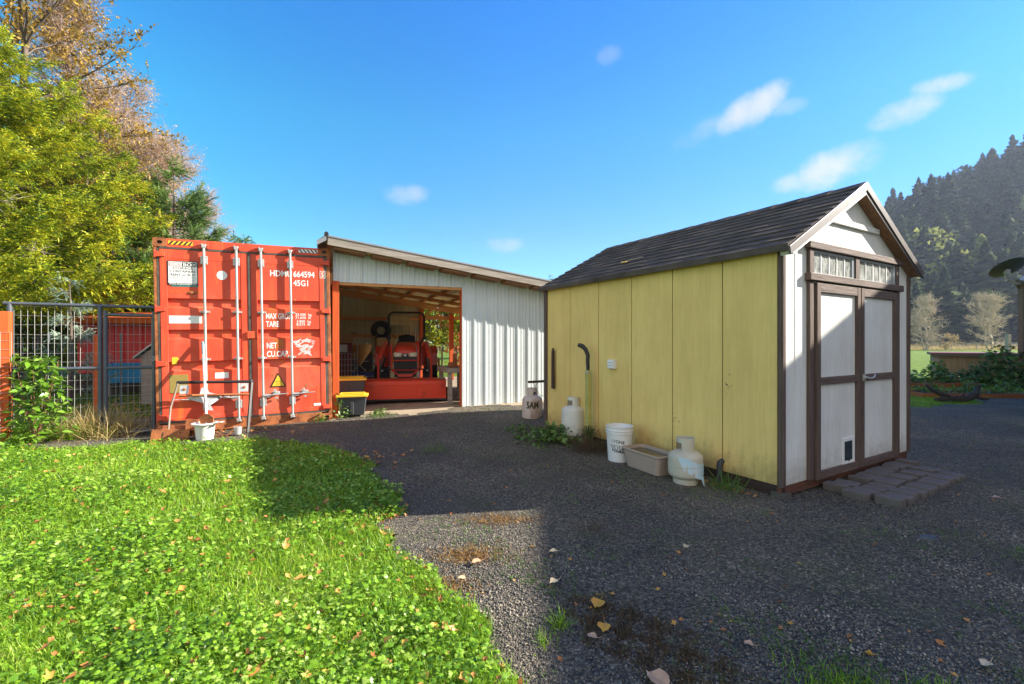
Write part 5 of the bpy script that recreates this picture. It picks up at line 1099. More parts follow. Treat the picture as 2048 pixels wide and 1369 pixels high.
# soot stains
mb = MB(); rr = random.Random(12)
for (y_, z_, k) in ((3.22, .28, 14), (1.17, .50, 10), (.52, .95, 6)):
    for i in range(k):
        a, b = rr.gauss(0, .02), rr.gauss(0, .05); l_ = rr.uniform(.006, .022); an = rr.uniform(0, 3)
        mb.add([(-.0008, y_+a, z_+b), (-.0008, y_+a+l_*math.cos(an), z_+b+l_*math.sin(an)), (-.0008, y_+a+l_*.5, z_+b+l_*1.4)], [(0, 1, 2)])
mb.build('mildew_spots', m_brownstrip, SD)

# pavers ----------------------------------------------------------------------
rr = random.Random(21); ordn = ['first', 'second', 'third', 'fourth', 'fifth', 'sixth', 'seventh', 'eighth', 'ninth', 'tenth', 'eleventh', 'twelfth']
pmesh = None
for r_i, (y0, wd) in enumerate(((-.13, .20), (-.345, .20), (-.56, .20))):
    x = .46+.06*r_i; k = 0
    while x < 2.22-.06*r_i and k < 12:
        wv = .135 if r_i > 0 else .15
        if r_i == 0 and rr.random() < .25: x += wv; k += 1; continue
        mb = MB().box(-wd/2+.006, wd/2-.006, -wv/2+.006, wv/2-.006, 0, .072+rr.uniform(-.012, .012))
        loc = sp(x+wv/2, y0+rr.uniform(-.015, .015), -.005)
        jum = .18 if r_i < 1 else .05
        which = ('row nearest the doors', 'middle row', 'outermost row')[r_i]
        o = mb.build('paver', m_paver, bevel=.010, loc=loc, rot=(rr.gauss(0, jum*.22), rr.gauss(0, jum*.22), SA+PI/2+rr.gauss(0, jum)))
        tag(o, f'dark paver, {ordn[k]} from the left in the {which}', 'paver', 'loose pavers laid in front of the shed doors')
        x += wv+.010; k += 1

# ------------------------------------------------------------------ gas cylinders, bucket, tub along the wall
def cylinder(loc, R_, H_, label, mat, rz=0, tilt=(0, 0), name='gas_cylinder', squat=False, dirt=None):
    t = thing(name, label, 'gas cylinder', loc, rot=(tilt[0], tilt[1], rz))
    b = .04; pr = [(0, b)]
    top = H_-.115
    for i in range(8): a = PI/2*i/7; pr.append((R_*math.sin(a), b+R_*.42*(1-math.cos(a))))
    for i in range(9): a = PI/2*i/8; pr.append((R_*math.cos(a)**.9 if i < 8 else 0, top-R_*.48*(1-math.sin(a))))
    if not squat: pr = pr
    m = (b+top)/2*(.85 if not squat else 1)
    pr.insert(9, (R_+.0, m-.012)); pr.insert(9, (R_, m-.02)) if False else None
    MB().lathe(pr, 40).build('tank', mat, t, smooth=True)
    MB().lathe([(R_+.0005, m-.006), (R_+.003, m-.004), (R_+.003, m+.004), (R_+.0005, m+.006)], 40).build('weld_seam', mat, t, smooth=True)
    MB().lathe([(R_*.72, 0), (R_*.72, .07), (R_*.70, .07), (R_*.70, 0), (R_*.72, 0)], 32).build('foot_ring', mat, t)
    # collar with two openings
    rc = R_*.52; mb = MB(); zt_, zb_ = H_, top-R_*.10
    for (a0, a1, lo) in ((.35, 2.2, zb_), (2.2, 3.4, H_-.045), (3.4, 5.2, zb_), (5.2, 6.63, H_-.045)):
        k = 8
        for i in range(k):
            aa, ab = a0+(a1-a0)*i/k, a0+(a1-a0)*(i+1)/k
            q = [(r__*math.cos(A_), r__*math.sin(A_), z_) for A_ in (aa, ab) for r__ in (rc, rc-.005) for z_ in (lo, zt_)]
            mb.add(q, [(0, 4, 5, 1), (2, 3, 7, 6), (1, 5, 7, 3), (0, 2, 6, 4)])
    mb.build('collar', mat, t)
    MB().lathe([(.024, top-.01), (.024, top+.03), (.014, top+.035), (.014, top+.06), (.03, top+.062), (.03, top+.085), (0, top+.088)], 16).obox((.03, 0, top+.03), .05, .03, .03).build('valve', m_black, t)
    return t
TA = cylinder((.34, 7.72, .03), .17, .60, 'rusty stained gas cylinder with dark scrawled letters beyond the far corner of the shed', m_tankd, -.3)
text('lettering', '5AM', .15, pmat('dark olive scrawl', (.14, .12, .055)), TA, (-.115, -.175, .30), rot=(PI/2, 0, .2), sx=.72, off=.006)
# wrap the scrawl round the tank
for ch in TA.children:
    if ch.name.startswith('lettering'):
        for v in ch.data.vertices: a = (v.co.x*ch.scale[0]-.115)/.17; v.co = Vector((.1722*math.sin(a), -.1722*math.cos(a), v.co.y+.28))
        ch.location = (0, 0, 0); ch.rotation_euler = (0, 0, .35); ch.scale = (1, 1, 1)
cylinder((.86, 6.52, .0), .165, .62, 'clean cream gas cylinder leaning on the shed between weeds and standpipe', m_tankw, 1.0, (.0, .05))
TCy = cylinder((1.72, 4.56, .0), .165, .455, 'squat tan gas cylinder with torn plastic label at the near end of the yellow wall', m_tankc, .5, (0, 0), squat=True)
mb = MB(); ns = 14; tl = [(-1.5, .27, .25), (-1.2, .14, .26), (-.8, .10, .235), (-.4, .06, .205), (-.1, .045, .19), (.15, .06, .20), (.35, .08, .17)]
for a, z0, z1 in tl: mb.v += [(.1675*math.cos(a-1.35), .1675*math.sin(a-1.35), z0+.03), (.169*math.cos(a-1.35), .169*math.sin(a-1.35), z1+.03)]
mb.f += [(2*i, 2*i+2, 2*i+3, 2*i+1) for i in range(len(tl)-1)]; mb.add([(.168*math.cos(-1.45), .168*math.sin(-1.45), .09), (.19*math.cos(-1.3), .19*math.sin(-1.3), .0), (.171*math.cos(-1.2), .171*math.sin(-1.2), .10)], [(0, 1, 2)]); mb.build('torn_label', m_ptape, TCy)
WB = thing('white_bucket', 'tall white plastic bucket with black print standing by the shed wall', 'bucket', (1.265, 5.42, 0), -.2)
MB().lathe([(0, .008), (.128, .008), (.130, 0), (.150, .33), (.158, .335), (.158, .345), (.150, .345), (.151, .362), (.160, .366), (.160, .376), (.151, .378), (.153, .405), (.160, .410), (.158, .418), (.148, .416), (.146, .36), (.132, .35), (0, .35)], 40).build('pail', m_bucket, WB, smooth=True)
MB().tube([(.158, -.02, .35), (.17, -.06, .30), (.14, -.115, .22), (.08, -.155, .17), (.0, -.165, .155), (-.05, -.16, .16)], .0025, 5).build('bail_handle', m_galv, WB)
for s_, sz, z in (('STONE', .05, .235), ('MIXTURE', .062, .165), ('PERMA', .05, .125)):
    o = text('lettering', s_, sz, m_ink, WB, (0, 0, 0), align='CENTER', off=.001)
    for v in o.data.vertices: a = v.co.x/.145-.15; r_ = .1312+(z+v.co.y)*.0575; v.co = Vector((r_*math.sin(a), -r_*math.cos(a), z+v.co.y+(v.co.x)*-.15))
    o.rotation_euler = (0, 0, 0)
PT = thing('plastic_tub', 'beige plastic tub of murky water between the white bucket and the squat cylinder', 'tub', (1.50, 5.02, 0), SA-.10)
def rrect(a, b, r, z, n=5): return [(sx_*(a-r)+r*math.cos(q), sy_*(b-r)+r*math.sin(q), z) for sx_, sy_, q0 in ((1, 1, 0), (-1, 1, PI/2), (-1, -1, PI), (1, -1, 1.5*PI)) for q in [q0+PI/2*i/n for i in range(n+1)]]
mb = MB(); k = 24; rg = [rrect(.115, .245, .04, 0), rrect(.145, .285, .05, .205), rrect(.165, .305, .06, .208), rrect(.165, .305, .06, .218), rrect(.142, .282, .05, .220), rrect(.14, .28, .05, .16)]
for r_ in rg: mb.v += r_
for i in range(len(rg)-1): mb.f += [(i*k+j, i*k+(j+1) % k, (i+1)*k+(j+1) % k, (i+1)*k+j) for j in range(k)]
mb.f.append(tuple(range(k))[::-1]); mb.build('basin', m_tub, PT, smooth=True)
mb = MB(); mb.add(rrect(.141, .281, .05, .185), [tuple(range(k))]); mb.build('water', m_water, PT)
# weeds by the wall ------------------------------------------------------------
def leafy(name, label, cx, cy, spread, n, size, hmax, mat, stems=12, seed=1, cat_='plant', elong=1.0, flat=.5, ty=None):
    r_ = np.random.default_rng(seed); t = thing(name, label, cat_, (cx, cy, gz(cx, cy)))
    ax_ = r_.normal(0, spread, n); ay_ = r_.normal(0, spread*(ty or 1), n); q = np.exp(-((ax_/spread)**2+(ay_/(spread*(ty or 1)))**2)*.3)
    z = r_.uniform(.08, 1, n)*hmax*q
    tv = [(0, -.15, 0), (.28*elong, .25, .05), (.34*elong, .6, .04), (.18*elong, .95, -.04), (0, 1.15, -.12), (-.18*elong, .95, -.04), (-.34*elong, .6, .04), (-.28*elong, .25, .05), (0, .5, -.03)]; tf = [(8, i, (i+1) % 8) for i in range(8)]
    V, F = scatter(tv, tf, np.stack([ax_, ay_, z], -1), rots(r_, n, flat), r_.uniform(.5, 1.1, n)*size); fastmesh('leaves', V, F, mat, t)
    mb = MB()
    for i in range(stems): a = r_.uniform(0, 6.28); rr_ = r_.uniform(0, spread); mb.tube([(0, 0, 0), (rr_*.5*math.cos(a), rr_*.5*math.sin(a), hmax*.5), (rr_*math.cos(a), rr_*math.sin(a), hmax*.85*math.exp(-(rr_/spread)**2*.3))], [.006, .004, .002], 5)
    mb.build('stems', pmat('green stems', (.10, .12, .03)), t); return t
leafy('weed_clump', 'clump of broad leaved green weeds on the ground in front of the cream cylinder', .55, 6.35, .22, 420, .075, .24, m_weed, 14, 3, 'weeds', ty=.7)
leafy('weed_clump', 'low trailing green weeds at the left edge of the weeds by the shed', .15, 6.9, .16, 160, .05, .12, m_weed, 8, 4, 'weeds')
leafy('dead_weeds', 'tangle of dead brown weeds at the foot of the standpipe', 1.02, 6.08, .12, 160, .03, .34, m_brownweed, 60, 5, 'dead weeds', .4, 1.0)
x = rng.normal(1.05, .14, 900); y = rng.normal(5.95, .16, 900)
blades('dead_stalks', None, 0, .06, .28, m_brownweed, 'brown dry stalks matted along the foot of the yellow wall', .004, 1.0, xy=(x, y), cat_='dead weeds')
t = tuft(2.02, 4.36, .07, 150, .08, .24, 'spindly green weed right of the squat cylinder under the yellow wall', m_weed, .006, .75, 'weed', 'weed')
leafy('weed_clump', 'pale green weed at the foot of the carport post and tote', -2.96, 7.95, .10, 160, .05, .5, m_weed, 8, 6, 'weeds', flat=.7)
leafy('weed_clump', 'small pale weed at the right bottom corner of the container', -3.20, 7.70, .07, 60, .045, .14, m_weed, 6, 7, 'weeds')
leafy('weed_clump', 'pale green weed spreading right of the black tote', -2.35, 8.22, .12, 110, .05, .16, m_weed, 6, 9, 'weeds')
x = rng.uniform(1.1, 2.2, 90); y = 6.4-(x-.9)*1.55+rng.normal(-.18, .05, 90)
litter('leaf_litter', x, y, rng.uniform(.02, .04, 90), .015, 'yellow leaves gathered along the foot of the yellow wall')
# shrub at the fence
SBH = thing('shrub', 'glossy green leafy shrub in front of the wire fence', 'shrub', (-6.5, 6.28, 0)); SBH.scale = (.86, .86, 1.0)
r_ = np.random.default_rng(31); n = 620
zz = r_.uniform(.05, 1.22, n); rad = .40*(1-.45*zz/1.2)*np.sqrt(r_.random(n)); th = r_.uniform(0, 2*PI, n)
P = np.stack([rad*np.cos(th)*1.1+.1*np.sin(zz*3), rad*np.sin(th), zz], -1)
tv = [(0, 0, 0), (.30, .35, .03), (.30, .7, -.06), (0, 1.25, -.35), (-.30, .7, -.06), (-.30, .35, .03), (0, .55, -.10)]; tf = [(6, i, (i+1) % 6) for i in range(6)]
V, F = scatter(tv, tf, P, rots(r_, n, .35), r_.uniform(.06, .12, n)); fastmesh('leaves', V, F, m_shrubl, SBH)
mb = MB()
for i in range(16): a = i*.9; mb.tube([(0, 0, 0), (.12*math.cos(a), .12*math.sin(a), .5), (.26*math.cos(a), .26*math.sin(a), .85+.3*math.sin(i*2.2))], [.010, .007, .003], 5)
mb.build('stems', pmat('reddish stems', (.22, .10, .06)), SBH)

# ------------------------------------------------------------------ house on the right (its body also shades the yard)
m_hwall = siding_mat('brown house siding', (.20, .14, .10), (.16, .11, .08), (.05, .04, .03)); m_gutter = pmat('brown gutter', (.12, .085, .055), (.09, .065, .045), 4, .5)
m_hroof = pmat('ribbed steel roof', (.50, .50, .50), (.42, .42, .42), 3, .35, .3)
HS = thing('house', 'brown sided house with a pale steel roof at the right edge of the photo', 'house', (0, 0, 0))
def block(x0, x1, y0, y1, he, hr, xr, rot=0, piv=(0, 0), nm='wall', win=()):
    def R_(o): o.rotation_euler = (0, 0, rot); o.location = (piv[0]-(piv[0]*math.cos(rot)-piv[1]*math.sin(rot)), piv[1]-(piv[0]*math.sin(rot)+piv[1]*math.cos(rot)), 0); return o
    zx = lambda x, o_: he+(hr-he)*(x-x0)/(xr-x0)+o_ if x < xr else he+(hr-he)*(x1-x)/(x1-xr)+o_
    R_(MB().prism([(x0, 0), (x1, 0), (x1, he), (xr, hr-.02), (x0, he)], y0, y1, 'y').build('wall', m_hwall, HS))
    ov_ = .40; sl_ = (hr-he)/(xr-x0)
    pl = [(x0-ov_, he-ov_*sl_), (xr, hr), (x1+ov_, he-ov_*(hr-he)/(x1-xr)), (x1+ov_, he-ov_*(hr-he)/(x1-xr)+.10), (xr, hr+.12), (x0-ov_, he-ov_*sl_+.10)]
    rf = R_(MB().prism(pl, y0-.3, y1+.3, 'y').build('roof', m_hroof, HS))
    mb = MB(); k = int((y1-y0+.6)/.4)
    for i in range(k+1): y_ = y0-.29+i*.4; mb.add([(x0-ov_, y_, he-ov_*sl_+.10), (x0-ov_, y_+.03, he-ov_*sl_+.10), (xr, y_+.03, hr+.12), (xr, y_, hr+.12), (x0-ov_, y_, he-ov_*sl_+.125), (x0-ov_, y_+.03, he-ov_*sl_+.125), (xr, y_+.03, hr+.145), (xr, y_, hr+.145)], [(4, 5, 6, 7), (0, 1, 5, 4), (1, 2, 6, 5), (3, 0, 4, 7)])
    q = mb.build('ribs', m_hroof, rf)
    mb = MB().box(x0-ov_-.11, x0-ov_-.01, y0-.3, y1+.3, he-ov_*sl_-.02, he-ov_*sl_+.10)
    R_(mb.build('gutter', m_gutter, HS))
    for (yw, zw) in win:
        f_ = R_(MB().box(x0-.05, x0-.002, yw, yw+1.2, zw, zw+1.2).build('window', m_white, HS)); MB().box(x0-.058, x0-.051, yw+.08, yw+1.12, zw+.08, zw+1.12).build('pane', m_glass, f_)
block(10.16, 18.4, -9, 7.7, 5.0, 6.5, 14.2, -.035, (9.8, 3.0), win=((-5, 1.1), (0, 1.1), (4, 1.1), (-3, 3.4), (2, 3.4)))
block(12.7, 19, 8.0, 10.2, 5.55, 6.9, 15.8)
block(17.85, 26, 10.5, 15.6, 3.74, 7.7, 22.2, win=((12, 1.2),))
MB().box(17.48, 17.70, 15.72, 15.90, 0, 3.52).build('porch_post', m_hwall, HS)
MB().box(17.46, 18.1, 15.74, 15.88, 3.30, 3.52).build('porch_beam', m_hwall, HS)
mb = MB(); mb.tube([(17.42, 15.86, 3.56), (17.45, 15.86, 3.35), (17.70, 15.86, 3.05), (17.76, 15.86, 2.9)], .06, 8); mb.tube([(17.76, 15.86, 2.9), (17.76, 15.86, .2)], .045, 8); mb.build('downpipe', m_gutter, HS)
DI = thing('satellite_dish', 'dark green satellite dish tilted on an arm at the house roof edge', 'satellite dish', (16.70, 15.5, 3.90), rot=(math.radians(-62), math.radians(4), 0))
mb = MB(); ring = []
for (r_, z_) in ((0, .07), (.2, .062), (.38, .035), (.50, .0), (.52, -.008), (.51, -.018), (.38, .015), (.2, .042), (0, .05)): ring.append((r_, -z_))
mb.lathe(ring, 36); DD = mb.build('reflector', pmat('dark green dish', (.035, .055, .025), (.05, .07, .03), 6, .5), DI, smooth=True, rot=(PI/2*0+math.radians(150), 0, 0)); DD.scale = (.9, .95, .9)
DI.rotation_euler = (0, 0, 0); DD.rotation_euler = (math.radians(-34), math.radians(2), 0)
mb = MB().tube([(.0, .05, -.06), (.06, .12, -.30), (.55, .2, -.52), (.85, .25, -.44)], .035, 8); mb.obox((0, .02, -.10), .14, .10, .22); mb.build('arm', m_galv, DI)

# hot tub, planter, driftwood --------------------------------------------------
HT = thing('hot_tub', 'wood panelled hot tub with a dark red cover beside the house', 'hot tub', (15.25, 16.6, 0), -.68)
mb = MB()
for i in range(8): a = i*.262; mb.box(a+.003, a+.259, -.012 if i % 2 else -.02, .0, .06, .92)
mb.build('side_panels', wood_mat('tub cedar panels', (.34, .23, .12), (.20, .135, .07), 2, 14), HT)
MB().box(0, 2.1, .0, 2.0, .02, .92).build('shell', m_hwall, HT); MB().box(-.05, .10, -.04, .12, 0, .92).build('corner_post', m_greywood, HT)
mb = MB().box(-.10, 2.18, -.08, 2.1, .92, 1.02); mb.build('cover', pmat('dark red vinyl', (.20, .055, .05), (.15, .04, .04), 3, .5), HT, bevel=.02); MB().box(-.102, 2.18, -.095, -.081, .88, .98).build('cover_skirt', m_gutter, HT)
PB = thing('planter_bed', 'low orange timber garden bed with small plants on the grass', 'garden bed', (10.35, 11.6, 0), -.12)
m_bedwood = wood_mat('orange brown bed timber', (.36, .13, .045), (.22, .08, .03), 0)
def bed(par, w_, d_, h_):
    MB().box(0, w_, 0, .05, 0, h_).build('front_board', m_bedwood, par, bevel=.004); MB().box(0, w_, d_-.05, d_, 0, h_).build('back_board', m_bedwood, par, bevel=.004)
    MB().box(0, .05, .052, d_-.052, 0, h_).build('end_board', m_bedwood, par); MB().box(w_-.05, w_, .052, d_-.052, 0, h_).build('end_board', m_bedwood, par); MB().box(.05, w_-.05, .05, d_-.05, .01, h_-.04).build('soil', m_soil, par)
bed(PB, 2.4, 1.0, .11)
PB2 = thing('planter_bed', 'longer orange timber edging of the rear garden bed in front of the hot tub', 'garden bed', (11.6, 14.0, 0), -.02); bed(PB2, 2.6, .9, .15)
leafy('shrub', 'small round green shrub close to the shed corner beyond the yard', 12.4, 14.6, .22, 420, .13, .8, m_weed, 8, 41, 'shrub')
leafy('shrub', 'round green shrub left of the hot tub', 13.9, 15.1, .27, 520, .13, .8, m_weed, 8, 42, 'shrub')
leafy('shrub', 'large loose dark green shrub in front of the hot tub next to the house', 15.5, 14.5, .50, 1100, .13, 1.35, m_leafs, 14, 43, 'shrub')
leafy('shrub', 'low dark green shrub in front of the hot tub, left of the large one', 14.6, 14.6, .45, 700, .10, .6, m_leafs, 8, 44, 'shrub')
for i, (x_, y_, lb) in enumerate([(11.0, 12.1, 'sprawling pale herb at the left end of the front garden bed'), (11.9, 12.0, 'leafy herb in the middle of the front garden bed'), (12.8, 11.9, 'reddish green herb at the right end of the front garden bed'), (14.9, 13.9, 'green plant at the right end of the rear garden bed')]):
    leafy('garden_plant', lb, x_, y_, .20, 200, .08, .40, m_weed, 8, 50+i, 'plant', flat=.8)
DW = thing('driftwood', 'dark forked driftwood log lying on the edge of the gravel', 'driftwood', (10.25, 10.7, 0), 0); DW.scale = (.47, .5, .52)
mb = MB()
mb.tube([(-.95, 0, .10), (-.5, .05, .13), (0, 0, .14), (.5, -.1, .16), (.95, -.1, .25), (1.25, 0, .50), (1.40, .05, .80)], [.07, .11, .15, .16, .15, .13, .05], 10)
mb.tube([(0, 0, .15), (-.35, .1, .32), (-.75, .15, .48), (-1.05, .2, .66), (-1.15, .2, .80)], [.13, .12, .09, .06, .03], 8)
mb.tube([(.9, -.1, .25), (1.25, -.3, .16), (1.5, -.4, .22)], [.10, .07, .03], 8); mb.tube([(.3, -.05, .2), (.45, -.15, .42), (.62, -.1, .5)], [.07, .045, .015], 6)
mb.tube([(-.3, 0, .1), (-.45, -.3, .05)], [.07, .03], 6)
o = mb.build('log', m_drift, DW, smooth=True)
dt = bpy.data.textures.new('wood lumps', 'CLOUDS'); dt.noise_scale = .25; sb = o.modifiers.new('sub', 'SUBSURF'); sb.levels = 1; sb.render_levels = 2; dm = o.modifiers.new('lumps', 'DISPLACE'); dm.texture = dt; dm.strength = .12
for i, (x_, y_, s_, lb) in enumerate([(15.9, 15.0, .22, 'pale edging stone on the gravel edge near the house'), (16.6, 15.1, .28, 'dark rounded edging stone beside the porch post'), (15.2, 14.2, .20, 'flat pale edging stone in front of the large shrub')]):
    mb = MB(); mb.lathe([(0, -.2), (.8, 0), (.9, .3), (.6, .6), (0, .7)], 9); o = mb.build('edging_stone', m_paver if i == 1 else m_greywood, loc=(x_, y_, 0), bevel=.03); o.scale = (s_, s_*.8, s_*.55); tag(o, lb, 'rock')
# right grass patches: blades
def gr_patch(n, x0, x1, y0, y1, h0, h1, name, label, mat=m_grass, wid=.006):
    x = rng.uniform(x0, x1, n); y = rng.uniform(y0, y1, n); a, b = wob(x, y); k = ~is_gravel(a, b); blades(name, None, 0, h0, h1, mat, label, wid/3, .4, xy=(x[k], y[k]))
gr_patch(50000, 7.5, 15, 9.6, 16, .03, .08, 'grass', 'short grass between the gravel yard and the garden beds')
# meadow fence and dry strip
x = rng.uniform(45, 110, 9000); y = rng.normal(84, 1.6, 9000)
blades('dry_grass', None, 0, .4, 1.3, m_dryg, 'tall dry golden grass along the far side of the meadow', .02, .5, xy=(x, y))
MF = thing('meadow_fence', 'thin post and wire fence on the far side of the meadow', 'fence', (50, 80, 0))
for i in range(13): MB().tube([(i*4.4, 0, 0), (i*4.4, 0, 1.3)], .07, 6).build('post', m_greywood, MF)
mb = MB()
for z_ in (.5, .9, 1.2): mb.tube([(0, 0, z_), (52.8, 0, z_)], .012, 4)
mb.build('wires', m_wire, MF)
p = thing('fence_post', 'stout grey post in the meadow left of the porch post', 'post', (37.2, 34.5, 0)); MB().box(-.12, .12, -.12, .12, 0, 2.0).build('timber', m_greywood, p)

# ------------------------------------------------------------------ trees
def basis(d):
    """rotation matrices whose y axis is d (n,3), z roughly up"""
    d = d/np.linalg.norm(d, axis=1, keepdims=True); up = np.array([0, 0, 1.]); x = np.cross(d, up); x /= np.linalg.norm(x, axis=1, keepdims=True)+1e-9; z = np.cross(x, d)
    return np.stack([x, d, z], -1)
def frond(nl, droop, wid, ll, seed=0, jag=.2):
    """flat spray: a spine with leaflets on both sides; y forward, unit length"""
    r_ = np.random.default_rng(seed); V = []; F = []
    for i in range(nl):
        t = (i+.6)/nl; L_ = ll*(1-.65*t)*(1+jag*r_.normal()); zt_ = -droop*t*t
        for s_ in (-1, 1):
            a = math.radians(52+r_.normal()*9); b0 = np.array([0, t-.02, zt_]); tip = b0+np.array([s_*math.sin(a)*L_, math.cos(a)*L_, -.25*L_+r_.normal()*.05]); per = np.array([math.cos(a)*wid*-s_, math.sin(a)*wid, .02])
            o = len(V); V += [b0-per*.4, (b0+tip)/2-per, tip, (b0+tip)/2+per]; F += [(o, o+1, o+2), (o, o+2, o+3)]
    o = len(V); V += [(0, .75, -droop*.6), (wid, .9, -droop*.8), (0, 1.12, -droop*1.2), (-wid, .9, -droop*.8)]; F += [(o, o+1, o+2), (o, o+2, o+3)]
    return np.array(V), np.array(F)
def tubes(A, B, ra, rb, n=3, C_=None):
    """many straight tapered twigs at once"""
    d = B-A; R_ = basis(d); ang = 2*PI*np.arange(n)/n
    ring = np.stack([np.cos(ang), np.zeros(n), np.sin(ang)], -1)
    Va = A[:, None]+np.einsum('nij,kj->nki', R_, ring)*ra[:, None, None]; Vb = B[:, None]+np.einsum('nij,kj->nki', R_, ring)*rb[:, None, None]
    V = np.concatenate([Va, Vb], 1).reshape(-1, 3); m = len(A)
    f = np.array([(k, (k+1) % n, n+(k+1) % n, n+k) for k in range(n)]); F = (f[None]+(np.arange(m)*2*n)[:, None, None]).reshape(-1, 4)
    return V, F
def conifer(name, label, loc, H, R, mat, seed, nb=120, fl=.5, droop=.45, tip_up=.25, dens=1.0, base=.08, bark=None, group=None, cat_='tree', sprays=7, parent_only=False, shape=.85, ll=.40, wid=.026, nl=11):
    r_ = np.random.default_rng(seed); t = thing(name, label, cat_, (loc[0], loc[1], gz(*loc)-.05), 0, group)
    MB().tube([(0, 0, 0), (.05, 0, H*.35), (0, .04, H*.7), (0, 0, H)], [.018*H+.02, .013*H, .007*H, .01], 8).build('trunk', bark or m_bark, t, smooth=True)
    hf = base+(1-base)*r_.random(nb)**1.15; hf = np.clip(hf, base, .985); h = hf*H; az_ = r_.uniform(0, 2*PI, nb)
    Lb = R*np.clip((1-hf)/(1-base), .03, 1)**shape*r_.uniform(.7, 1.12, nb)
    Lb *= 1+.18*np.sin(az_*2+seed)
    P_, D_, S_ = [], [], []; A, B, ra, rb = [], [], [], []
    for i in range(nb):
        L_ = max(Lb[i], .25); ca, sa = math.cos(az_[i]), math.sin(az_[i]); out = np.array([ca, sa, 0])
        def pt(q): return np.array([0, 0, h[i]])+out*L_*q+np.array([0, 0, L_*(-droop*q*1.0+(droop*.55+tip_up)*q*q)])
        qs = np.linspace(0, 1, 5)
        for a, b in zip(qs[:-1], qs[1:]): A.append(pt(a)); B.append(pt(b)); ra.append(.006+.012*L_*(1-a)*.6); rb.append(.006+.012*L_*(1-b)*.6)
        k = max(3, int(sprays*L_*dens*2))
        for q in np.sqrt(r_.uniform(.04, 1, k)):
            p = pt(q); dv = (pt(min(q+.05, 1.05))-pt(q-.05)); dv /= np.linalg.norm(dv); side = np.cross(dv, [0, 0, 1]); s_ = r_.choice([-1, 1])
            w_ = (1-q)*.7+.35
            d = dv*(.6+.5*q)+side*s_*r_.uniform(.2, 1.25)*(1.15-q)+np.array([.35*r_.normal(), .35*r_.normal(), -.30+.5*r_.normal()]); sc2 = fl*r_.uniform(.6, 1.25)
            P_.append(p+side*s_*r_.uniform(0, .14)*L_*(1-q*.6)); D_.append(d); S_.append(sc2)
    V, F = tubes(np.array(A), np.array(B), np.array(ra), np.array(rb)); fastmesh('branches', V, F, bark or m_bark, t)
    tv, tf = frond(nl, .25, wid, ll, seed)
    V, F = scatter(tv, tf, np.array(P_), basis(np.array(D_)), np.array(S_)); fastmesh('crown', V, F, mat, t)
    return t
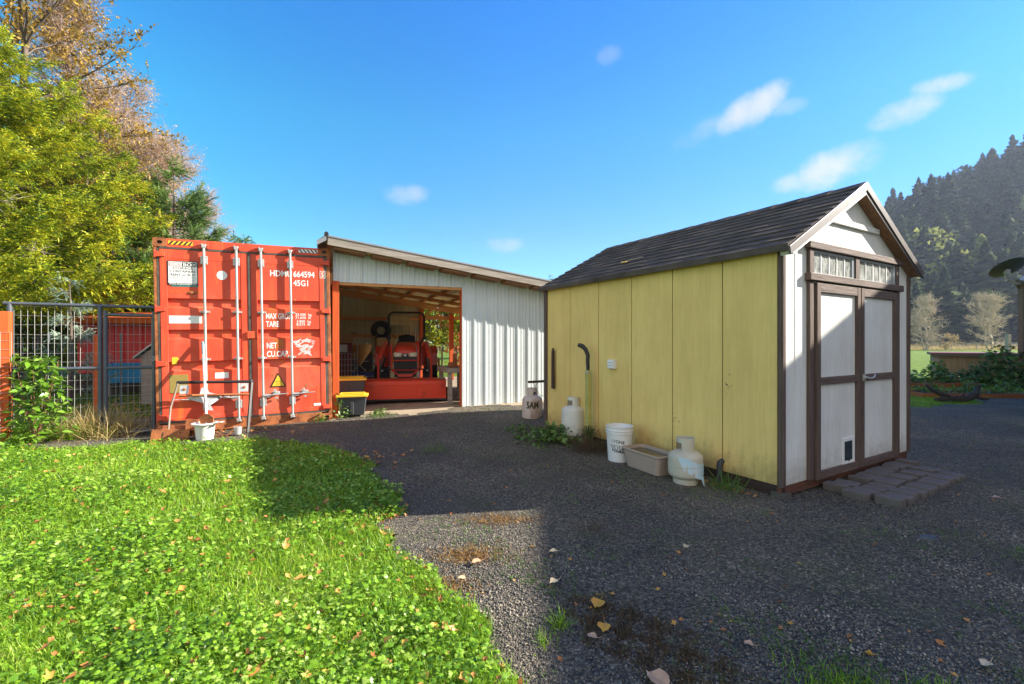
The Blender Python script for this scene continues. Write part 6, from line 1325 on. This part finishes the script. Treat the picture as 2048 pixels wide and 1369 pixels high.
def broadleaf(name, label, loc, H, R, leafm, barkm, seed, limbs=7, sub=7, twigs=9, leaves=5, lsize=.05, base=.18, cat_='tree', group=None, up=.9, twl=.55, tr=1.0, multi=1, droop=0.0):
    r_ = np.random.default_rng(seed); t = thing(name, label, cat_, (loc[0], loc[1], gz(*loc)-.05), 0, group)
    A, B, ra, rb = [], [], [], []
    def seg(a, b, r0, r1): A.append(a); B.append(b); ra.append(r0); rb.append(r1)
    tips = []; tw = []
    for m in range(multi):
        off = np.array([r_.normal()*.25*(multi > 1), r_.normal()*.25*(multi > 1), 0]); lean = np.array([off[0]*2.2, off[1]*2.2, 0])
        pts = [off+np.array([0, 0, 0])]
        for k in range(1, 9): pts.append(off+lean*(k/8)*(R*.35)+np.array([r_.normal()*.02*H, r_.normal()*.02*H, H*.92*k/8]))
        for k in range(8): seg(pts[k], pts[k+1], .016*H*(1-k/8.6)/multi**.3+.01, .016*H*(1-(k+1)/8.6)/multi**.3+.01)
        for li in range(limbs*3):
            f = base+(1-base)*r_.random()**.9*.97; kk = min(int(f*8), 7); p0 = pts[kk]+(pts[kk+1]-pts[kk])*(f*8-kk)
            az_ = r_.uniform(0, 2*PI); ff = (f-base)/(1-base); Ln = R*(.35+1.3*math.sqrt(max(ff*(1-ff), 0))*(1-.45*ff))*r_.uniform(.75, 1.15)
            d = np.array([math.cos(az_), math.sin(az_), up*(.35+ff)*r_.uniform(.7, 1.3)]); d /= np.linalg.norm(d)
            p = p0.copy(); n_ = 5; rr_ = .012*H*(1-f)*.5+.02; lp = [p0]
            for q in range(n_):
                d2 = d+np.array([r_.normal()*.16, r_.normal()*.16, .06-droop*q*.12]); d2 /= np.linalg.norm(d2); p2 = p+d2*Ln/n_; seg(p, p2, rr_*(1-q/n_*.8), rr_*(1-(q+1)/n_*.8)); p = p2; lp.append(p)
            for sb_ in range(sub):
                q = r_.uniform(.25, 1); kk = min(int(q*n_), n_-1); s0 = lp[kk]+(lp[kk+1]-lp[kk])*(q*n_-kk)
                ds = d*.7+np.array([r_.normal(), r_.normal(), .25+r_.normal()*.5-droop])*.75; ds /= np.linalg.norm(ds); Ls = Ln*.42*r_.uniform(.5, 1.2)*(1.15-q*.5)
                s1 = s0+ds*Ls*.5; ds2 = ds+np.array([r_.normal(), r_.normal(), r_.normal()])*.2; s2 = s1+ds2*Ls*.5; seg(s0, s1, .009*tr, .006*tr); seg(s1, s2, .006*tr, .003*tr)
                for tj in range(twigs):
                    q2 = r_.random(); b0 = s0+(s2-s0)*q2; dt_ = ds+np.array([r_.normal(), r_.normal(), r_.normal()+.1-droop])*.65; dt_ /= np.linalg.norm(dt_); b1 = b0+dt_*twl*r_.uniform(.5, 1.2); seg(b0, b1, .0042*tr, .0018*tr)
                    for lj in range(leaves): tips.append(b0+(b1-b0)*r_.uniform(.3, 1.05)+r_.normal(0, .03, 3))
    V, F = tubes(np.array(A), np.array(B), np.array(ra), np.array(rb)); fastmesh('trunk', V, F, barkm, t)
    if tips:
        T = np.array(tips); tv = [(0, -.5, 0), (.4, 0, .08), (0, .7, 0), (-.4, 0, .08)]; tf = [(0, 1, 2), (0, 2, 3)]
        V, F = scatter(tv, tf, T, rots(r_, len(T), .9), r_.uniform(.6, 1.3, len(T))*lsize); fastmesh('crown', V, F, leafm, t)
    return t
conifer('cedar_tree', 'huge yellow green cedar filling the left edge of the photo', (-14.0, 11.6), 9.6, 4.5, m_leafc, 101, nb=300, fl=.34, dens=2.3, base=.24, droop=.30, tip_up=.3, shape=.6)
conifer('cedar_tree', 'yellow green cedar with bare lower twigs in front, above the wire fence', (-13.7, 15.6), 8.8, 2.9, m_leafc, 102, nb=200, fl=.32, dens=2.6, base=.26, droop=.4, tip_up=.3)
conifer('cedar_tree', 'tall cedar standing behind the huge one at the upper left', (-19, 17), 11.5, 4.6, m_leafc, 103, nb=220, fl=.6, dens=1.2, base=.1)
conifer('spruce_tree', 'dark green spruce with upswept tips left of the container top', (-12.15, 16.5), 7.6, 2.6, m_leafs, 104, nb=120, fl=.42, dens=2.2, base=.06, droop=.10, tip_up=.62, nl=12, wid=.018, ll=.26, shape=.6)
conifer('spruce_tree', 'short bushy spruce just behind the left corner of the container', (-12.7, 21.5), 6.3, 3.0, m_leafs, 105, nb=120, fl=.42, dens=1.9, base=.06, droop=.25, tip_up=.5, nl=12, wid=.018, ll=.28)
conifer('spruce_tree', 'low spruce behind the red barn', (-11.0, 16.9), 4.6, 2.4, m_leafs, 106, nb=90, fl=.42, dens=1.8, base=.06, droop=.5)
conifer('spruce_tree', 'small green spruce at the right end of the tree line above the container', (-24.2, 40), 10.6, 2.6, m_leafs, 107, nb=110, fl=.55, dens=1.2, base=.05)
conifer('cedar_tree', 'green cedar near the right end of the tree line', (-23.8, 36), 9.0, 3.2, m_leafc, 108, nb=120, fl=.6, dens=1.2, base=.05)
conifer('young_spruce', 'small pale blue spruce sapling rising behind the wire fence rail', (-10.2, 10.6), 2.9, .8, leafmat('blue spruce needles', [(.2, (.16, .24, .17)), (.6, (.30, .40, .30)), (1, (.45, .54, .45))], .2), 109, nb=34, fl=.22, dens=2.4, base=.1, droop=.1, tip_up=.3, ll=.3)
for i, (x_, y_, h_, r2_, lb) in enumerate([(-17.9, 19.0, 16.0, 2.9, 'tallest bare pinkish alder at the upper left against the sky'), (-18.7, 22.2, 14.2, 2.9, 'second bare pinkish alder from the left along the tree line'), (-19.6, 26.0, 12.9, 2.9, 'third bare pinkish alder from the left along the tree line'), (-21.2, 31.5, 12.2, 3.0, 'farthest bare pinkish alder, sloping down towards the container'), (-16.6, 20.6, 10.8, 2.7, 'shorter pinkish alder in front of the tall alders behind the spruce')]):
    broadleaf('alder_tree', lb, (x_, y_), h_, r2_, m_leafa, m_barkl, 200+i, limbs=22, sub=11, twigs=10, leaves=1, lsize=.07, base=.12, up=1.3, twl=.75, tr=1.6)
broadleaf('autumn_tree', 'tall broadleaf tree with golden brown autumn leaves at the top left corner', (-15.9, 15.2), 16.5, 4.7, m_leafb, m_bark, 210, limbs=15, sub=9, twigs=9, leaves=8, lsize=.085, base=.25, up=.7, twl=.6)
broadleaf('autumn_tree', 'smaller tree with golden brown leaves mixed into the cedars', (-13.2, 14.4), 8.6, 2.4, m_leafb, m_bark, 211, limbs=9, sub=6, twigs=6, leaves=4, lsize=.065, base=.3, up=.7, twl=.5)
broadleaf('bare_bush', 'bare pale branches sticking out low in front of the cedars', (-12.9, 11.0), 5.2, 2.6, m_leafb, m_barkp, 212, limbs=6, sub=5, twigs=6, leaves=0, base=.45, up=.25, twl=.5)
broadleaf('autumn_tree', 'second tall golden brown tree behind the first at the very top left corner', (-19.6, 18.0), 20.0, 4.6, m_leafb, m_bark, 213, limbs=16, sub=9, twigs=8, leaves=5, lsize=.09, base=.25, up=.7, twl=.6)
# beyond the carport
broadleaf('fruit_tree', 'small green fruit tree with forked trunk seen through the back of the carport', (-3.5, 21.5), 4.3, 2.1, m_leafc, m_bark, 220, limbs=7, sub=8, twigs=6, leaves=6, lsize=.11, base=.30, up=.8, twl=.4, multi=2)
broadleaf('red_bush', 'orange red autumn bush behind the back post of the carport', (-3.3, 26), 2.3, 1.5, leafmat('red leaves', [(.2, (.30, .05, .015)), (.6, (.50, .13, .03)), (1, (.55, .28, .06))], .3), m_bark, 221, limbs=7, sub=7, twigs=6, leaves=5, lsize=.10, base=.05, up=.7)
for i, (x_, y_, h_) in enumerate(((-8.5, 36, 5.2), (-4.6, 38, 5.4), (-.8, 40, 5.2))):
    broadleaf('hedge_tree', ('left', 'middle', 'right')[i]+' one of three dense low trees closing the view behind the fruit tree', (x_, y_), h_, 3.2, m_leafc, m_bark, 230+i, limbs=9, sub=8, twigs=6, leaves=5, lsize=.22, base=.05, up=.6)
conifer('far_spruce', 'distant spruce tip just above the low end of the carport roof', (5.7, 64), 10.9, 1.7, m_leafs, 240, nb=70, fl=.6, dens=1.2)
conifer('far_spruce', 'tiny distant spruce tip left of the other one above the carport roof', (4.0, 70), 10.9, 1.5, m_leafs, 241, nb=60, fl=.6, dens=1.0)
# two pale bare trees at the foot of the hill
broadleaf('bare_maple', 'round pale bare tree on the meadow next to the white corner of the shed', (71.2, 79), 9.6, 3.0, m_dryg, m_barkp, 250, limbs=6, sub=6, twigs=4, leaves=1, lsize=.10, base=.06, up=.9, twl=.75, tr=3.4, multi=5)
broadleaf('bare_maple', 'round pale bare tree on the meadow next to the porch post', (79.4, 76), 9.4, 3.3, m_dryg, m_barkp, 251, limbs=6, sub=6, twigs=4, leaves=1, lsize=.10, base=.06, up=.9, twl=.75, tr=3.4, multi=5)
broadleaf('bare_bush', 'small pale bare bush low between the two pale trees', (75.3, 79), 2.6, 1.2, m_dryg, m_barkp, 252, limbs=5, sub=5, twigs=6, leaves=2, lsize=.16, base=.05, up=.4, twl=.6, tr=3)
# wooded hill
def hill_conifer(seed, rough=.35):
    r_ = np.random.default_rng(seed); V, F = [], []; H = 1.0; n = 46
    for i in range(n):
        f = i/n; h = .10+.9*f; R_ = (.27*(1-f)**.8+.010)*(1+.16*math.sin(f*23+seed*2)); k = 9
        for j in range(k):
            a = r_.uniform(0, 2*PI); L_ = R_*r_.uniform(.45, 1.35); w_ = .035+.05*(1-f); z0 = h+r_.normal()*.01
            tip = (math.cos(a)*L_, math.sin(a)*L_, z0-.06*(1-f)+r_.normal()*.015); pa = a+PI/2
            m1 = (math.cos(a)*L_*.55+math.cos(pa)*w_, math.sin(a)*L_*.55+math.sin(pa)*w_, z0-.03); m2 = (math.cos(a)*L_*.55-math.cos(pa)*w_, math.sin(a)*L_*.55-math.sin(pa)*w_, z0-.035+r_.normal()*.012)
            o = len(V); V += [(0, 0, z0+.02), m1, tip, m2]; F += [(o, o+1, o+2), (o, o+2, o+3)]
    return np.array(V), np.array(F)
def hill_round(seed):
    r_ = np.random.default_rng(seed); n = 620; th = r_.uniform(0, 2*PI, n); u_ = r_.random(n)**.5; z = r_.uniform(.15, 1, n); rad = .34*np.sqrt(np.clip(1-((z-.5)/.52)**2, 0, 1))*u_
    tv = [(-.5, 0, 0), (.5, 0, 0), (.1, .9, .2), (-.3, .5, -.2)]; tf = [(0, 1, 2), (0, 2, 3)]
    return scatter(tv, tf, np.stack([rad*np.cos(th), rad*np.sin(th), z], -1), rots(r_, n, 1.0), r_.uniform(.03, .075, n))
tmpl = [hill_conifer(s_) for s_ in (1, 2, 3)]+[hill_round(7)]
mesh_of = {}
def hill_tree(ti, mat, x, y, H, rz, name, label, group):
    key = (ti, mat.name)
    if key not in mesh_of:
        o = fastmesh('crown', tmpl[ti][0], tmpl[ti][1], mat); mesh_of[key] = o.data; bpy.data.objects.remove(o)
        mesh_of['trunk'] = mesh_of.get('trunk') or None
    t = thing(name, label, 'tree', (x, y, gz(x, y)-.4), rz, group)
    o = bpy.data.objects.new('crown', mesh_of[key]); C.objects.link(o); o.parent = t; o.scale = (H*1.05, H*1.05, H)
    if mesh_of['trunk'] is None:
        mb = MB().tube([(0, 0, 0), (0, 0, .95)], [.016, .003], 5); q = mb.build('trunk', m_bark); mesh_of['trunk'] = q.data; bpy.data.objects.remove(q)
    o = bpy.data.objects.new('trunk', mesh_of['trunk']); C.objects.link(o); o.parent = t; o.scale = (H, H, H)
rw = np.random.default_rng(77)
HV, HF = [], []
cnt = 0
pts = []
for yy in np.arange(101, 235, 8.0):
    for xx in np.arange(.60*yy, 1.32*yy, 7.6):
        pts.append((xx+rw.normal()*2.0, yy+rw.normal()*2.0))
for x_, y_ in pts:
    H = rw.uniform(15, 27)*(1 if y_ > 112 else .7)*(.85 if y_ > 180 else 1); ti = rw.integers(0, 3) if rw.random() < .74 else 3
    if ti == 3: H *= .8
    P = np.array([[x_, y_, gz(x_, y_)-.5]]); V, F = scatter(tmpl[ti][0], tmpl[ti][1], P, rots(rw, 1, .02), [H]); HV.append((V, F))
V, F = cat(HV)
tag(fastmesh('woodland', V, F, m_leafh), 'dense dark conifer wood covering the hillside at the right', 'wood', kind='stuff')
# individual trees that stand out: moss green crowns on the slope, and the skyline
for i, (px, py, D, H, lb) in enumerate([(1785, 455, 128, 15, 'mossy yellow green tree low on the hillside, nearest the shed roof'), (1868, 405, 135, 15, 'mossy tree with a narrow top in the middle of the hillside'), (1920, 420, 130, 19, 'largest brightest mossy green tree in the middle of the hillside'), (1970, 425, 134, 15, 'mossy green tree right of the brightest one on the hillside'), (2040, 430, 128, 17, 'mossy green tree at the right edge of the photo on the hillside'), (1820, 370, 150, 17, 'soft light green crown high on the hillside near the skyline'), (2010, 330, 160, 16, 'slim pale tree high on the right of the hillside')]):
    x_ = (px-1024)/920*D
    hill_tree(3 if i % 3 == 1 or i == 5 else i % 3, m_leafhy, x_, D-6, H*1.35, i, 'hillside_tree', lb, None)
for i, (px, H) in enumerate([(1745, 12), (1780, 15), (1812, 14), (1840, 17), (1880, 19), (1925, 16), (1965, 15), (2005, 16), (2040, 17)]):
    D = 196; x_ = (px-1024)/920*D
    hill_tree(i % 3, m_leafh, x_, D, H, i*1.3, 'skyline_tree', f'dark conifer on the hill skyline, {ordn[i]} from the left', 'conifers along the hill skyline')

# ------------------------------------------------------------------ haze
mh = bpy.data.materials.new('thin haze'); mh.use_nodes = True; th_ = mh.node_tree
for n_ in list(th_.nodes):
    if n_.type != 'OUTPUT_MATERIAL': th_.nodes.remove(n_)
pv = th_.nodes.new('ShaderNodeVolumePrincipled'); pv.inputs['Color'].default_value = (.70, .80, 1, 1); pv.inputs['Density'].default_value = .0003; pv.inputs['Anisotropy'].default_value = .3
th_.links.new(pv.outputs[0], th_.nodes['Material Output'].inputs['Volume'])
hz = MB().box(-420, 620, -220, 620, -1.2, 128).build('haze', mh); hz['kind'] = 'stuff'
print('objects', len(bpy.data.objects))
